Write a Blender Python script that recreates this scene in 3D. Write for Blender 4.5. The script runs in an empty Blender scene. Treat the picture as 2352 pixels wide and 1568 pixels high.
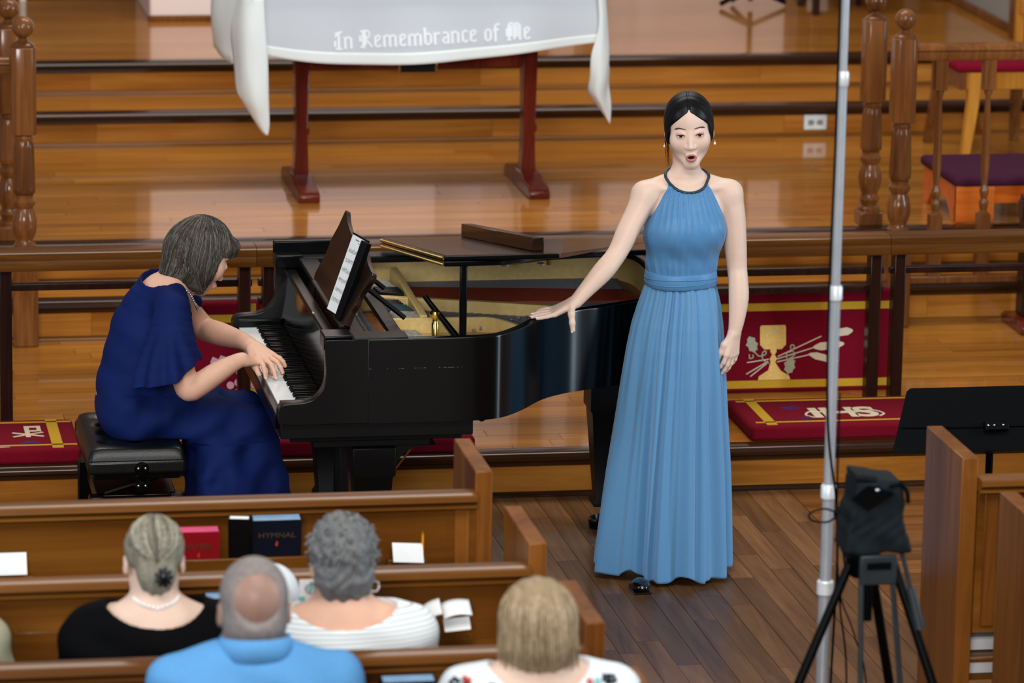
import bpy, bmesh, math, random
import numpy as np
from mathutils import Vector, Matrix, Quaternion
from mathutils.bvhtree import BVHTree
random.seed(7); rng = np.random.default_rng(7)
PI = math.pi
scene = bpy.context.scene
col = scene.collection

# ------------------------------------------------------------------ camera
cam_d = bpy.data.cameras.new('camera'); cam = bpy.data.objects.new('camera', cam_d); col.objects.link(cam)
yaw, pitch, roll = [math.radians(a) for a in (10.25, 12.79, 1.0)]
fwd = Vector((math.sin(yaw)*math.cos(pitch), math.cos(yaw)*math.cos(pitch), -math.sin(pitch)))
rt = Vector((math.cos(yaw), -math.sin(yaw), 0)); upv = rt.cross(fwd)
r2 = math.cos(roll)*rt + math.sin(roll)*upv; u2 = -math.sin(roll)*rt + math.cos(roll)*upv
M = Matrix((r2, u2, -fwd)).transposed().to_4x4(); M.translation = Vector((-3.0681, -13.5080, 3.9521))
cam.matrix_world = M
cam_d.sensor_width = 36; cam_d.lens = 9650/2352*36; cam_d.clip_start = 1; cam_d.clip_end = 60
cam_d.dof.use_dof = True; cam_d.dof.focus_distance = 14.25; cam_d.dof.aperture_fstop = 3.6
scene.camera = cam

# ------------------------------------------------------------------ light
world = bpy.data.worlds.new('hall_light'); scene.world = world; world.use_nodes = True
wb = world.node_tree.nodes['Background']; wb.inputs[0].default_value = (0.93, 0.96, 1.0, 1); wb.inputs[1].default_value = 0.20
def area(name, loc, target, sx, sy, power, color):
    d = bpy.data.lights.new(name, 'AREA'); d.shape = 'RECTANGLE'; d.size = sx; d.size_y = sy; d.energy = power; d.color = color
    o = bpy.data.objects.new(name, d); col.objects.link(o); o.location = loc
    o.rotation_euler = (Vector(target)-Vector(loc)).to_track_quat('-Z', 'Y').to_euler(); return o
area('nave_ceiling_light', (-1.5, -6.5, 7.5), (-0.8, 0, 0.5), 5, 3, 400, (1.0, 0.97, 0.93))
area('rear_fill_light', (-5.2, -18.0, 5.6), (-0.5, 0, 0.9), 4.0, 2.6, 1150, (0.98, 0.98, 1.0))  # added lamp, low and behind the camera, to brighten the piano interior
area('chancel_ceiling_light', (0.0, 4.0, 6.5), (0.0, 3.6, 0.0), 5, 2.5, 240, (1.0, 0.94, 0.86))
area('side_window_light', (-9.5, -4.5, 3.8), (-0.6, 0, 0.8), 1.3, 4.2, 240, (0.72, 0.87, 1.0))
area('right_window_light', (9.0, -4.2, 3.6), (-0.6, 0, 0.8), 0.7, 4.8, 520, (0.66, 0.85, 1.0))
scene.view_settings.view_transform = 'Standard'; scene.view_settings.look = 'None'
scene.view_settings.exposure = 0.12; scene.view_settings.gamma = 1.0; scene.view_settings.use_curve_mapping = False

# ------------------------------------------------------------------ materials
MATS = {}
def s2l(c):
    return tuple(((v/255)/12.92 if v/255 <= .04045 else ((v/255+.055)/1.055)**2.4) for v in c)
def newmat(name):
    m = bpy.data.materials.new(name); m.use_nodes = True; nt = m.node_tree; b = nt.nodes['Principled BSDF']; MATS[name] = m
    return m, nt, b
def flat(name, rgb, rough=.5, metal=0, coat=0, noise=0.08, nscale=30, bump=0, sheen=0, sub=0, spec=.5, bscale=200):
    m, nt, b = newmat(name); c = s2l(rgb)
    if spec == .5: spec = .08 if rough > .6 else .25 if rough > .35 else .5
    b.inputs['Roughness'].default_value = rough; b.inputs['Metallic'].default_value = metal; b.inputs['Coat Weight'].default_value = coat
    b.inputs['Coat Roughness'].default_value = .08; b.inputs['Specular IOR Level'].default_value = spec
    if sheen: b.inputs['Sheen Weight'].default_value = sheen
    if sub: b.inputs['Subsurface Weight'].default_value = sub; b.inputs['Subsurface Radius'].default_value = (.01, .004, .002)
    g = nt.nodes.new('ShaderNodeNewGeometry'); n = nt.nodes.new('ShaderNodeTexNoise'); n.inputs['Scale'].default_value = nscale
    n.inputs['Detail'].default_value = 3; nt.links.new(g.outputs['Position'], n.inputs['Vector'])
    r = nt.nodes.new('ShaderNodeValToRGB'); e = r.color_ramp.elements
    e[0].position = .3; e[1].position = .7
    e[0].color = tuple(v*(1-noise) for v in c)+(1,); e[1].color = tuple(min(1, v*(1+noise)) for v in c)+(1,)
    nt.links.new(n.outputs['Fac'], r.inputs['Fac']); nt.links.new(r.outputs['Color'], b.inputs['Base Color'])
    if bump:
        n2 = nt.nodes.new('ShaderNodeTexNoise'); n2.inputs['Scale'].default_value = bscale; nt.links.new(g.outputs['Position'], n2.inputs['Vector'])
        bp = nt.nodes.new('ShaderNodeBump'); bp.inputs['Strength'].default_value = bump; bp.inputs['Distance'].default_value = .002
        nt.links.new(n2.outputs['Fac'], bp.inputs['Height']); nt.links.new(bp.outputs['Normal'], b.inputs['Normal'])
    return m
def wood(name, dark, mid, light, axis='X', rough=.3, coat=.5, crough=.08, gs=1.0, var=.35, spec=.5, figure=.5):
    m, nt, b = newmat(name)
    g = nt.nodes.new('ShaderNodeNewGeometry'); oi = nt.nodes.new('ShaderNodeObjectInfo')
    add = nt.nodes.new('ShaderNodeVectorMath'); add.operation = 'MULTIPLY_ADD'
    cmb = nt.nodes.new('ShaderNodeCombineXYZ')
    for i in range(3): nt.links.new(oi.outputs['Random'], cmb.inputs[i])
    add.inputs[1].default_value = (7, 7, 7); nt.links.new(cmb.outputs[0], add.inputs[0]); nt.links.new(g.outputs['Position'], add.inputs[2])
    mp = nt.nodes.new('ShaderNodeMapping'); s = [22*gs]*3; s['XYZ'.index(axis)] = 1.3*gs; mp.inputs['Scale'].default_value = s
    nt.links.new(add.outputs[0], mp.inputs['Vector'])
    n = nt.nodes.new('ShaderNodeTexNoise'); n.inputs['Scale'].default_value = 1; n.inputs['Detail'].default_value = 6; n.inputs['Distortion'].default_value = 1.6
    n.inputs['Roughness'].default_value = .6
    nt.links.new(mp.outputs[0], n.inputs['Vector'])
    mp2 = nt.nodes.new('ShaderNodeMapping'); s = [5*gs]*3; s['XYZ'.index(axis)] = .6*gs; mp2.inputs['Scale'].default_value = s
    nt.links.new(add.outputs[0], mp2.inputs['Vector'])
    n3 = nt.nodes.new('ShaderNodeTexNoise'); n3.inputs['Scale'].default_value = 1; n3.inputs['Detail'].default_value = 2; nt.links.new(mp2.outputs[0], n3.inputs['Vector'])
    mx = nt.nodes.new('ShaderNodeMix'); mx.data_type = 'FLOAT'; mx.inputs[0].default_value = figure
    nt.links.new(n.outputs['Fac'], mx.inputs[2]); nt.links.new(n3.outputs['Fac'], mx.inputs[3])
    r = nt.nodes.new('ShaderNodeValToRGB'); e = r.color_ramp.elements
    e[0].position = .33; e[0].color = s2l(dark)+(1,); e[1].position = .68; e[1].color = s2l(light)+(1,)
    k = e.new(.5); k.color = s2l(mid)+(1,)
    nt.links.new(mx.outputs[0], r.inputs['Fac'])
    hs = nt.nodes.new('ShaderNodeHueSaturation'); mr = nt.nodes.new('ShaderNodeMapRange')
    mr.inputs['To Min'].default_value = 1-var; mr.inputs['To Max'].default_value = 1+var*.6
    nt.links.new(oi.outputs['Random'], mr.inputs['Value']); nt.links.new(mr.outputs[0], hs.inputs['Value']); nt.links.new(r.outputs['Color'], hs.inputs['Color'])
    nt.links.new(hs.outputs['Color'], b.inputs['Base Color'])
    b.inputs['Roughness'].default_value = rough; b.inputs['Coat Weight'].default_value = coat; b.inputs['Coat Roughness'].default_value = crough
    b.inputs['Specular IOR Level'].default_value = spec*.12
    bp = nt.nodes.new('ShaderNodeBump'); bp.inputs['Strength'].default_value = .12; bp.inputs['Distance'].default_value = .002
    nt.links.new(n.outputs['Fac'], bp.inputs['Height']); nt.links.new(bp.outputs['Normal'], b.inputs['Normal'])
    return m
wood('floor_oak', (78,50,30), (112,76,48), (140,98,62), 'Y', .36, .25, .2, 1.0, .4)
wood('floor_oak_cross', (88,52,24), (122,76,38), (150,98,52), 'X', .34, .25, .2, 1.0, .25)
wood('honey_floor', (138,84,28), (164,104,38), (188,126,54), 'X', .25, .7, .05, .8, .14)
wood('riser_wood', (118,66,20), (152,92,32), (182,122,52), 'X', .3, .22, .12, .8, .12, figure=.6)
wood('nosing_wood', (30,17,9), (50,28,14), (72,42,22), 'X', .25, .6, .08, 1, .1)
wood('pew_wood', (82,46,13), (106,62,18), (130,82,30), 'X', .32, .35, .15, .7, .1, figure=.6)
wood('pew_end_wood', (88,48,17), (120,70,26), (144,90,38), 'Z', .3, .15, .12, .9, .12)
wood('newel_wood', (76,40,17), (108,63,29), (138,86,44), 'Z', .3, .5, .12, 1.2, .1)
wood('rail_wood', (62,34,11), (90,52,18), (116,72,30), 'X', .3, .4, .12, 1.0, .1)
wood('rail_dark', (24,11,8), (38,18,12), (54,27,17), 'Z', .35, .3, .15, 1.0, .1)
wood('mahogany', (66,18,10), (94,30,18), (116,44,26), 'Z', .3, .5, .1, 1.2, .1)
wood('chair_wood', (150,92,26), (180,118,40), (200,140,60), 'Z', .4, .2, .2, 1.0, .05)
wood('stool_wood', (170,76,20), (200,96,30), (216,116,44), 'X', .35, .3, .2, .8, .05)
wood('panel_wood', (46,25,9), (72,42,16), (98,60,25), 'Z', .4, .2, .3, .6, .15)
wood('dark_brown', (24,14,10), (34,20,14), (46,27,19), 'X', .22, .3, .04, 1.2, .05)  # desk and bar wood; also the reflection tone on the lid top
wood('soundboard', (120,70,30), (150,92,42), (170,110,56), 'X', .4, .2, .2, 1.2, .05)
flat('ebony_gloss', (3,4,5), .10, spec=.4)
flat('ebony', (2,3,4), .25, spec=.2, coat=0, noise=.2, nscale=8, bump=.02, bscale=500)
m_ = flat('ebony_rim', (1,2,3), .26, spec=.42, noise=.1)
b_ = m_.node_tree.nodes['Principled BSDF']; b_.inputs['Anisotropic'].default_value = .97; b_.inputs['Anisotropic Rotation'].default_value = 0.25
tg = m_.node_tree.nodes.new('ShaderNodeTangent'); tg.direction_type = 'RADIAL'; tg.axis = 'Z'; m_.node_tree.links.new(tg.outputs[0], b_.inputs['Tangent'])
flat('ebony_satin', (4,5,6), .42, spec=.25, noise=.2, nscale=12)
flat('ivory', (236,240,240), .25, coat=.3, noise=.02)
flat('gold_plate', (222,192,126), .45, metal=.1, noise=.08, nscale=60, bump=.05)
flat('brass', (226,196,110), .2, metal=1, noise=.05)
flat('red_felt', (150,62,40), .9, noise=.1)
flat('crimson_strip', (84,12,20), .8)
flat('string_metal', (104,104,110), .4, metal=.2, noise=.15, nscale=90)
flat('damper_felt', (150,146,134), .9, noise=.3, nscale=120)
flat('teal_damper', (24,62,72), .6, noise=.3, nscale=60)
flat('leather', (6,8,9), .36, spec=.35, coat=.05, noise=.15, nscale=40, bump=.25, bscale=260)
flat('collar_grey', (214,218,220), .35, metal=.2)
flat('chrome', (220,224,228), .15, metal=1, noise=.02)
flat('steel_tube', (176,180,186), .35, metal=.45, noise=.05, nscale=20)
flat('burgundy', (112,8,28), .95, noise=.12, nscale=160, bump=.4, bscale=700, spec=.1)
flat('gold_yarn', (190,146,42), .95, spec=.1, noise=.1, nscale=200, bump=.3, bscale=700)
flat('pale_yarn', (206,190,160), .85, noise=.1, nscale=200, bump=.3, bscale=700)
flat('chalice_yarn', (222,182,104), .85, noise=.12, nscale=120, bump=.3, bscale=700)
flat('sage_yarn', (164,162,138), .85, noise=.12, nscale=160)
flat('pink_yarn', (206,150,160), .85, noise=.06)
flat('blue_yarn', (70,40,90), .85)
flat('white_cloth', (206,210,214), .75, noise=.03, nscale=300, bump=.3, bscale=900, sheen=.3)
flat('white_hem', (232,236,232), .75, noise=.02, nscale=200)
flat('white_thread', (244,247,248), .7, noise=.01)
flat('pink_wall', (226,204,196), .6, noise=.02, nscale=4)
flat('grey_wall', (150,148,142), .7, noise=.03, nscale=4)
flat('skin_fair', (224,192,172), .45, noise=.03, nscale=14, sub=.12, bump=.04, bscale=300)
flat('skin_warm', (222,174,148), .48, noise=.05, nscale=18, sub=.12, bump=.06, bscale=300)
flat('skin_red', (158,124,110), .42, noise=.07, nscale=24, sub=.12, bump=.08, bscale=300)
flat('hair_black', (7,6,7), .42, noise=.3, nscale=60, spec=.22)
flat('lip_pink', (198,116,108), .4, noise=.03)
flat('lip_deep', (168,78,74), .4, noise=.03)
flat('mouth_dark', (60,14,14), .6)
flat('brow_dark', (92,70,62), .7)
flat('eye_white', (206,200,194), .3)
flat('iris_dark', (28,18,14), .15)
flat('lash_dark', (38,24,22), .6)
flat('lid_shadow', (206,160,144), .6)
flat('nail_white', (250,250,248), .2, noise=.01)
flat('pearl', (240,240,238), .15, coat=.5, noise=.01)
flat('silver', (205,205,210), .22, metal=.9, noise=.05)
flat('bead_dark', (32,56,66), .3, metal=.3, noise=.4, nscale=400, bump=.5, bscale=500)
flat('shoe_black', (10,10,12), .15, coat=.8)
flat('black_cloth', (5,5,6), .85, noise=.2, nscale=20, bump=.15, bscale=200)
flat('cover_cloth', (24,30,34), .62, noise=.18, nscale=18, bump=.15, bscale=90)
flat('plastic_black', (2,3,4), .45, spec=.08, noise=.1)
flat('plastic_grey', (38,44,48), .4, noise=.1)
flat('paper', (238,238,236), .6, noise=.02, nscale=40)
flat('ink', (40,40,44), .7)
flat('red_cover', (140,10,22), .45, noise=.08, nscale=90, bump=.15)
flat('pink_edge', (232,96,132), .5)
flat('navy_cover', (9,14,28), .4, noise=.1, nscale=90, bump=.15)
flat('blue_edge', (128,160,190), .5)
flat('black_cover', (3,3,4), .4)
flat('gilt', (92,74,48), .4, metal=.4)
flat('gilt_red', (190,60,40), .5)
flat('pencil_orange', (236,150,30), .4)
flat('blue_shirt', (92,152,204), .8, noise=.04, nscale=120, bump=.2, bscale=500)
flat('cushion_red', (118,6,34), .9, spec=.1, noise=.05)
flat('cushion_plum', (66,28,48), .9, noise=.1, nscale=120)
flat('white_cap', (226,232,236), .8, noise=.03)
flat('cap_mark', (60,70,110), .7)
flat('plate_white', (200,202,200), .4)
flat('plate_grey', (120,120,116), .4)
flat('clip_black', (10,10,12), .3)

# ------------------------------------------------------------------ mesh builder
class MB:
    def __init__(s): s.v = []; s.f = []; s.mi = []; s.cur = 0
    def add(s, vs, fs, M=None):
        n = len(s.v)
        s.v += [tuple(M @ Vector(v)) if M is not None else tuple(v) for v in vs]
        s.f += [tuple(i+n for i in f) for f in fs]; s.mi += [s.cur]*len(fs); return s
    def box(s, x0, x1, y0, y1, z0, z1, M=None):
        vs = [(x, y, z) for z in (z0, z1) for y in (y0, y1) for x in (x0, x1)]
        return s.add(vs, [(0,2,3,1),(4,5,7,6),(0,1,5,4),(2,6,7,3),(0,4,6,2),(1,3,7,5)], M)
    def prism(s, poly, a, b, axis='Y', M=None):
        # poly 2D points; extruded along axis from a to b
        def p(u, v, w): return {'Y': (u, w, v), 'X': (w, u, v), 'Z': (u, v, w)}[axis]
        n = len(poly); vs = [p(u, v, a) for u, v in poly]+[p(u, v, b) for u, v in poly]
        fs = [tuple(range(n)), tuple(range(2*n-1, n-1, -1))]+[(i, i+n, (i+1) % n+n, (i+1) % n) for i in range(n)]
        return s.add(vs, fs, M)
    def lathe(s, prof, c=(0, 0, 0), n=20, M=None):
        vs = []; fs = []
        for r, z in prof:
            for i in range(n):
                a = 2*PI*i/n; vs.append((c[0]+r*math.cos(a), c[1]+r*math.sin(a), c[2]+z))
        m = len(prof)
        for j in range(m-1):
            for i in range(n): fs.append((j*n+i, j*n+(i+1) % n, (j+1)*n+(i+1) % n, (j+1)*n+i))
        fs.append(tuple(range(n-1, -1, -1))); fs.append(tuple((m-1)*n+i for i in range(n)))
        return s.add(vs, fs, M)
    def tube(s, path, rad, n=8, M=None, flatz=1.0):
        P = [Vector(p) for p in path]; m = len(P)
        if not hasattr(rad, '__len__'): rad = [rad]*m
        vs = []; fs = []; prev = None
        for i in range(m):
            t = (P[min(i+1, m-1)]-P[max(i-1, 0)]).normalized()
            if prev is None:
                u = t.cross(Vector((0, 0, 1)))
                if u.length < .1: u = t.cross(Vector((1, 0, 0)))
                u.normalize()
            else:
                u = prev-t*prev.dot(t); u.normalize()
            prev = u; w = t.cross(u)
            for k in range(n):
                a = 2*PI*k/n; vs.append(P[i]+u*math.cos(a)*rad[i]+w*math.sin(a)*rad[i]*flatz)
        for j in range(m-1):
            for k in range(n): fs.append((j*n+k, j*n+(k+1) % n, (j+1)*n+(k+1) % n, (j+1)*n+k))
        fs.append(tuple(range(n-1, -1, -1))); fs.append(tuple((m-1)*n+k for k in range(n)))
        return s.add(vs, fs, M)
    def ball(s, c, r, n=14, m=8, M=None):
        if not hasattr(r, '__len__'): r = (r, r, r)
        vs = [(c[0], c[1], c[2]-r[2])]; fs = []
        for j in range(1, m):
            a = -PI/2+PI*j/m
            for i in range(n):
                b = 2*PI*i/n; vs.append((c[0]+r[0]*math.cos(a)*math.cos(b), c[1]+r[1]*math.cos(a)*math.sin(b), c[2]+r[2]*math.sin(a)))
        vs.append((c[0], c[1], c[2]+r[2])); t = len(vs)-1
        for i in range(n):
            fs.append((0, 1+(i+1) % n, 1+i)); fs.append((t, t-n+i, t-n+(i+1) % n))
        for j in range(m-2):
            for i in range(n):
                a = 1+j*n; fs.append((a+i, a+(i+1) % n, a+n+(i+1) % n, a+n+i))
        return s.add(vs, fs, M)
    def grid(s, P, closed_u=False, closed_v=False, M=None):
        # P[j][i] rows of points
        m = len(P); n = len(P[0]); vs = [p for row in P for p in row]; fs = []
        for j in range(m if closed_v else m-1):
            for i in range(n if closed_u else n-1):
                fs.append((j*n+i, j*n+(i+1) % n, ((j+1) % m)*n+(i+1) % n, ((j+1) % m)*n+i))
        return s.add(vs, fs, M)
    def build(s, name, mat, parent=None, bevel=0, smooth=False, solid=0, sub=0, kind=None, label=None, seg=2):
        me = bpy.data.meshes.new(name); me.from_pydata([tuple(v) for v in s.v], [], s.f); me.validate()
        for mm in ([mat] if not isinstance(mat, (list, tuple)) else mat): me.materials.append(MATS[mm])
        if len(me.polygons) == len(s.mi):
            me.polygons.foreach_set('material_index', s.mi)
        bm = bmesh.new(); bm.from_mesh(me); bmesh.ops.recalc_face_normals(bm, faces=bm.faces); bm.to_mesh(me); bm.free()
        if smooth: me.shade_smooth()
        o = bpy.data.objects.new(name, me); col.objects.link(o)
        if smooth == 'auto': me.set_sharp_from_angle(angle=math.radians(40))
        if bevel:
            b = o.modifiers.new('bevel', 'BEVEL'); b.width = bevel; b.segments = seg; b.limit_method = 'ANGLE'; b.angle_limit = math.radians(40)
            me.shade_smooth(); b.harden_normals = False
            me.set_sharp_from_angle(angle=math.radians(50))
        if solid:
            b = o.modifiers.new('solid', 'SOLIDIFY'); b.thickness = solid; b.offset = 0
        if sub:
            b = o.modifiers.new('sub', 'SUBSURF'); b.levels = sub; b.render_levels = sub
        put(o, parent)
        if kind: o['kind'] = kind
        if label: o['label'] = label
        return o
def put(o, parent):
    if parent is not None:
        o.parent = parent; o.matrix_parent_inverse = Matrix.Translation(-Vector(parent.location)) if parent.type == 'EMPTY' else Matrix.Identity(4)
def thing(name, label, cat, loc=(0, 0, 0), group=None):
    o = bpy.data.objects.new(name, None); col.objects.link(o); o.location = loc; o.empty_display_size = .1
    return tag(o, label, cat, group)
def tag(o, label, cat, group=None):
    o['label'] = label; o['category'] = cat
    if group: o['group'] = group
    return o
def meshobj(name, V, F, mat, parent=None, smooth=True, kind=None, label=None):
    me = bpy.data.meshes.new(name)
    V = np.asarray(V, np.float32); F = np.asarray(F, np.int32)
    me.vertices.add(len(V)); me.vertices.foreach_set('co', V.ravel())
    k = F.shape[1]; me.loops.add(F.size); me.loops.foreach_set('vertex_index', F.ravel())
    me.polygons.add(len(F)); me.polygons.foreach_set('loop_start', np.arange(0, F.size, k)); me.polygons.foreach_set('loop_total', np.full(len(F), k))
    me.update(calc_edges=True); me.validate()
    for mm in ([mat] if not isinstance(mat, (list, tuple)) else mat): me.materials.append(MATS[mm])
    if smooth: me.shade_smooth()
    o = bpy.data.objects.new(name, me); col.objects.link(o); put(o, parent)
    if kind: o['kind'] = kind
    if label: o['label'] = label
    return o
def catmull(pts, n=8, closed=False):
    P = [np.array(p, float) for p in pts]; out = []; m = len(P)
    rngm = range(m) if closed else range(m-1)
    for i in rngm:
        p0 = P[(i-1) % m] if closed or i > 0 else 2*P[0]-P[1]; p1 = P[i]; p2 = P[(i+1) % m]
        p3 = P[(i+2) % m] if closed or i+2 < m else 2*P[-1]-P[-2]
        for k in range(n):
            t = k/n; out.append(.5*((2*p1)+(-p0+p2)*t+(2*p0-5*p1+4*p2-p3)*t*t+(-p0+3*p1-3*p2+p3)*t**3))
    if not closed: out.append(P[-1])
    return [tuple(float(v) for v in p) for p in out]
def text(body, size, mat, parent, Mx, name='lettering', ext=.0006, width=None, shear=0, offset=0):
    c = bpy.data.curves.new(name, 'FONT'); c.body = body; c.size = size; c.extrude = ext; c.align_x = 'CENTER'; c.align_y = 'CENTER'; c.shear = shear; c.offset = offset
    o = bpy.data.objects.new('tmp', c); col.objects.link(o); dg = bpy.context.evaluated_depsgraph_get(); dg.update()
    me = bpy.data.meshes.new_from_object(o.evaluated_get(dg)); bpy.data.objects.remove(o); bpy.data.curves.remove(c)
    if width:
        xs = [v.co.x for v in me.vertices]; k = width/(max(xs)-min(xs))
        for v in me.vertices: v.co.x *= k
    me.transform(Mx); me.materials.clear(); me.materials.append(MATS[mat]); me.name = name
    o = bpy.data.objects.new(name, me); col.objects.link(o); put(o, parent); return o
def frame(origin, xax, yax):
    x = Vector(xax).normalized(); y = Vector(yax); y = (y-x*y.dot(x)).normalized(); z = x.cross(y)
    m = Matrix((x, y, z)).transposed().to_4x4(); m.translation = Vector(origin); return m

# ------------------------------------------------------------------ implicit surfaces for bodies and cloth
def smin(a, b, k):
    h = np.clip(.5+.5*(b-a)/k, 0, 1); return b*(1-h)+a*h-k*h*(1-h)
class SDF:
    @staticmethod
    def part(F, lo, hi, off):
        q = F.sl(lo, hi); G = SDF.__new__(SDF); G.h = F.h; G.lo = F.lo+np.array([x.start for x in q])*F.h
        G.D = F.D[q]-np.float32(off); G.n = np.array(G.D.shape); G.ax = [F.ax[i][q[i]] for i in range(3)]; return G
    def __init__(s, lo, hi, h):
        s.lo = np.array(lo, float); s.h = h; s.n = np.ceil((np.array(hi)-s.lo)/h).astype(int)+1
        s.D = np.full(s.n, 1.0, np.float32)
        s.ax = [(s.lo[i]+np.arange(s.n[i])*h).astype(np.float32) for i in range(3)]
    def sl(s, lo, hi):
        a = np.clip(np.floor((np.array(lo)-s.lo)/s.h).astype(int), 0, s.n); b = np.clip(np.ceil((np.array(hi)-s.lo)/s.h).astype(int)+1, 0, s.n)
        return tuple(slice(a[i], b[i]) for i in range(3))
    def co(s, q): return s.ax[0][q[0]][:, None, None], s.ax[1][q[1]][None, :, None], s.ax[2][q[2]][None, None, :]
    def op(s, fn, lo, hi, k, mode='u'):
        q = s.sl(lo, hi)
        if any(x.stop <= x.start for x in q): return
        X, Y, Z = s.co(q); d = fn(X, Y, Z).astype(np.float32)
        if mode == 'u': s.D[q] = smin(s.D[q], d, k)
        elif mode == 's': s.D[q] = -smin(-s.D[q], d, k)
        elif mode == 'i': s.D[q] = -smin(-s.D[q], -d, k)
    def cone(s, a, b, ra, rb, k=.01, mode='u'):
        a = np.array(a, float); b = np.array(b, float); ab = b-a; L = max(ab@ab, 1e-9); m = max(ra, rb)+k*2+4*s.h
        def fn(X, Y, Z):
            x, y, z = X-a[0], Y-a[1], Z-a[2]
            t = np.clip((x*ab[0]+y*ab[1]+z*ab[2])/L, 0, 1)
            return np.sqrt((x-ab[0]*t)**2+(y-ab[1]*t)**2+(z-ab[2]*t)**2)-(ra+(rb-ra)*t)
        s.op(fn, np.minimum(a, b)-m, np.maximum(a, b)+m, k, mode)
    def chain(s, pts, rs, k=.01):
        P = np.array(pts, float); m = max(rs)+k*2+4*s.h; ki = min(k*.25, .004)
        # dense smooth centre line so joints do not swell
        if len(P) > 2:
            Q = np.array(catmull([(*p, r) for p, r in zip(P, rs)], 3)); P = Q[:, :3]; rs = Q[:, 3]
        def fn(X, Y, Z):
            D = None
            for i in range(len(P)-1):
                a = P[i]; ab = P[i+1]-a; L = max(ab@ab, 1e-9); x, y, z = X-a[0], Y-a[1], Z-a[2]
                t = np.clip((x*ab[0]+y*ab[1]+z*ab[2])/L, 0, 1)
                d = np.sqrt((x-ab[0]*t)**2+(y-ab[1]*t)**2+(z-ab[2]*t)**2)-(rs[i]+(rs[i+1]-rs[i])*t)
                D = d if D is None else np.minimum(D, d)
            return D
        s.op(fn, P.min(0)-m, P.max(0)+m, k)
    def ell(s, c, r, k=.01, R=None, mode='u'):
        c = np.array(c, float); r = np.array(r, float)
        R = np.eye(3) if R is None else np.array(R); m = (np.abs(R) @ r)+k*2+4*s.h
        def fn(X, Y, Z):
            x, y, z = X-c[0], Y-c[1], Z-c[2]
            q = [(R[0, i]*x+R[1, i]*y+R[2, i]*z) for i in range(3)]
            k0 = np.sqrt(sum((q[i]/r[i])**2 for i in range(3))); k1 = np.sqrt(sum((q[i]/r[i]**2)**2 for i in range(3)))
            return k0*(k0-1)/np.maximum(k1, 1e-6)
        s.op(fn, c-m, c+m, k, mode)
    def mesh(s, smooth=1):
        D = s.D; S = D < 0
        C = np.zeros(tuple(n-1 for n in D.shape), np.uint8)
        for i in (0, 1):
            for j in (0, 1):
                for k in (0, 1):
                    C += S[i:D.shape[0]-1+i, j:D.shape[1]-1+j, k:D.shape[2]-1+k]
        act = (C > 0) & (C < 8); I = np.argwhere(act); n = len(I)
        idx = np.full(C.shape, -1, np.int32); idx[act] = np.arange(n)
        acc = np.zeros((n, 3)); cnt = np.zeros(n)
        for ax in range(3):
            o = [a for a in range(3) if a != ax]
            for u in (0, 1):
                for v in (0, 1):
                    p = I.copy(); p[:, o[0]] += u; p[:, o[1]] += v; q = p.copy(); q[:, ax] += 1
                    da = D[p[:, 0], p[:, 1], p[:, 2]]; db = D[q[:, 0], q[:, 1], q[:, 2]]; m = (da < 0) != (db < 0)
                    t = np.where(m, da/np.where(m, da-db, 1), 0); w = p-0.0; w[:, ax] = p[:, ax]+t
                    acc[m] += w[m]; cnt[m] += 1
        V = acc/cnt[:, None]; F = []
        for ax in range(3):
            o = [a for a in range(3) if a != ax]
            A = np.swapaxes(S, 0, ax); ch = np.zeros_like(S)
            sa = [slice(None)]*3; sb = [slice(None)]*3; sa[ax] = slice(0, -1); sb[ax] = slice(1, None)
            ch[tuple(sa)] = S[tuple(sa)] != S[tuple(sb)]
            E = np.argwhere(ch); ok = (E[:, o[0]] > 0) & (E[:, o[1]] > 0) & (E[:, o[0]] < S.shape[o[0]]-1) & (E[:, o[1]] < S.shape[o[1]]-1); E = E[ok]
            def at(du, dv):
                p = E.copy(); p[:, o[0]] += du; p[:, o[1]] += dv; return idx[p[:, 0], p[:, 1], p[:, 2]]
            Q = np.stack([at(-1, -1), at(0, -1), at(0, 0), at(-1, 0)], 1)
            sg = S[E[:, 0], E[:, 1], E[:, 2]]
            if ax == 1: sg = ~sg
            Q[~sg] = Q[~sg][:, ::-1]
            F.append(Q)
        F = np.concatenate(F); F = F[(F >= 0).all(1)]
        V = s.lo+V*s.h
        for it in range(smooth):
            for lam in (.5, -.52):
                A = np.zeros_like(V); c = np.zeros(n)
                for a, b in ((0, 1), (1, 2), (2, 3), (3, 0)):
                    for x, y in ((a, b), (b, a)):
                        for d in range(3): A[:, d] += np.bincount(F[:, x], V[F[:, y], d], n)
                        c += np.bincount(F[:, x], minlength=n)
                V = V+lam*(A/np.maximum(c, 1)[:, None]-V)
        return V, F
    def build(s, name, mat, parent=None, smooth=1, label=None):
        V, F = s.mesh(smooth); o = meshobj(name, V, F, mat, parent, label=label)
        return o, V, F
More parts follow.
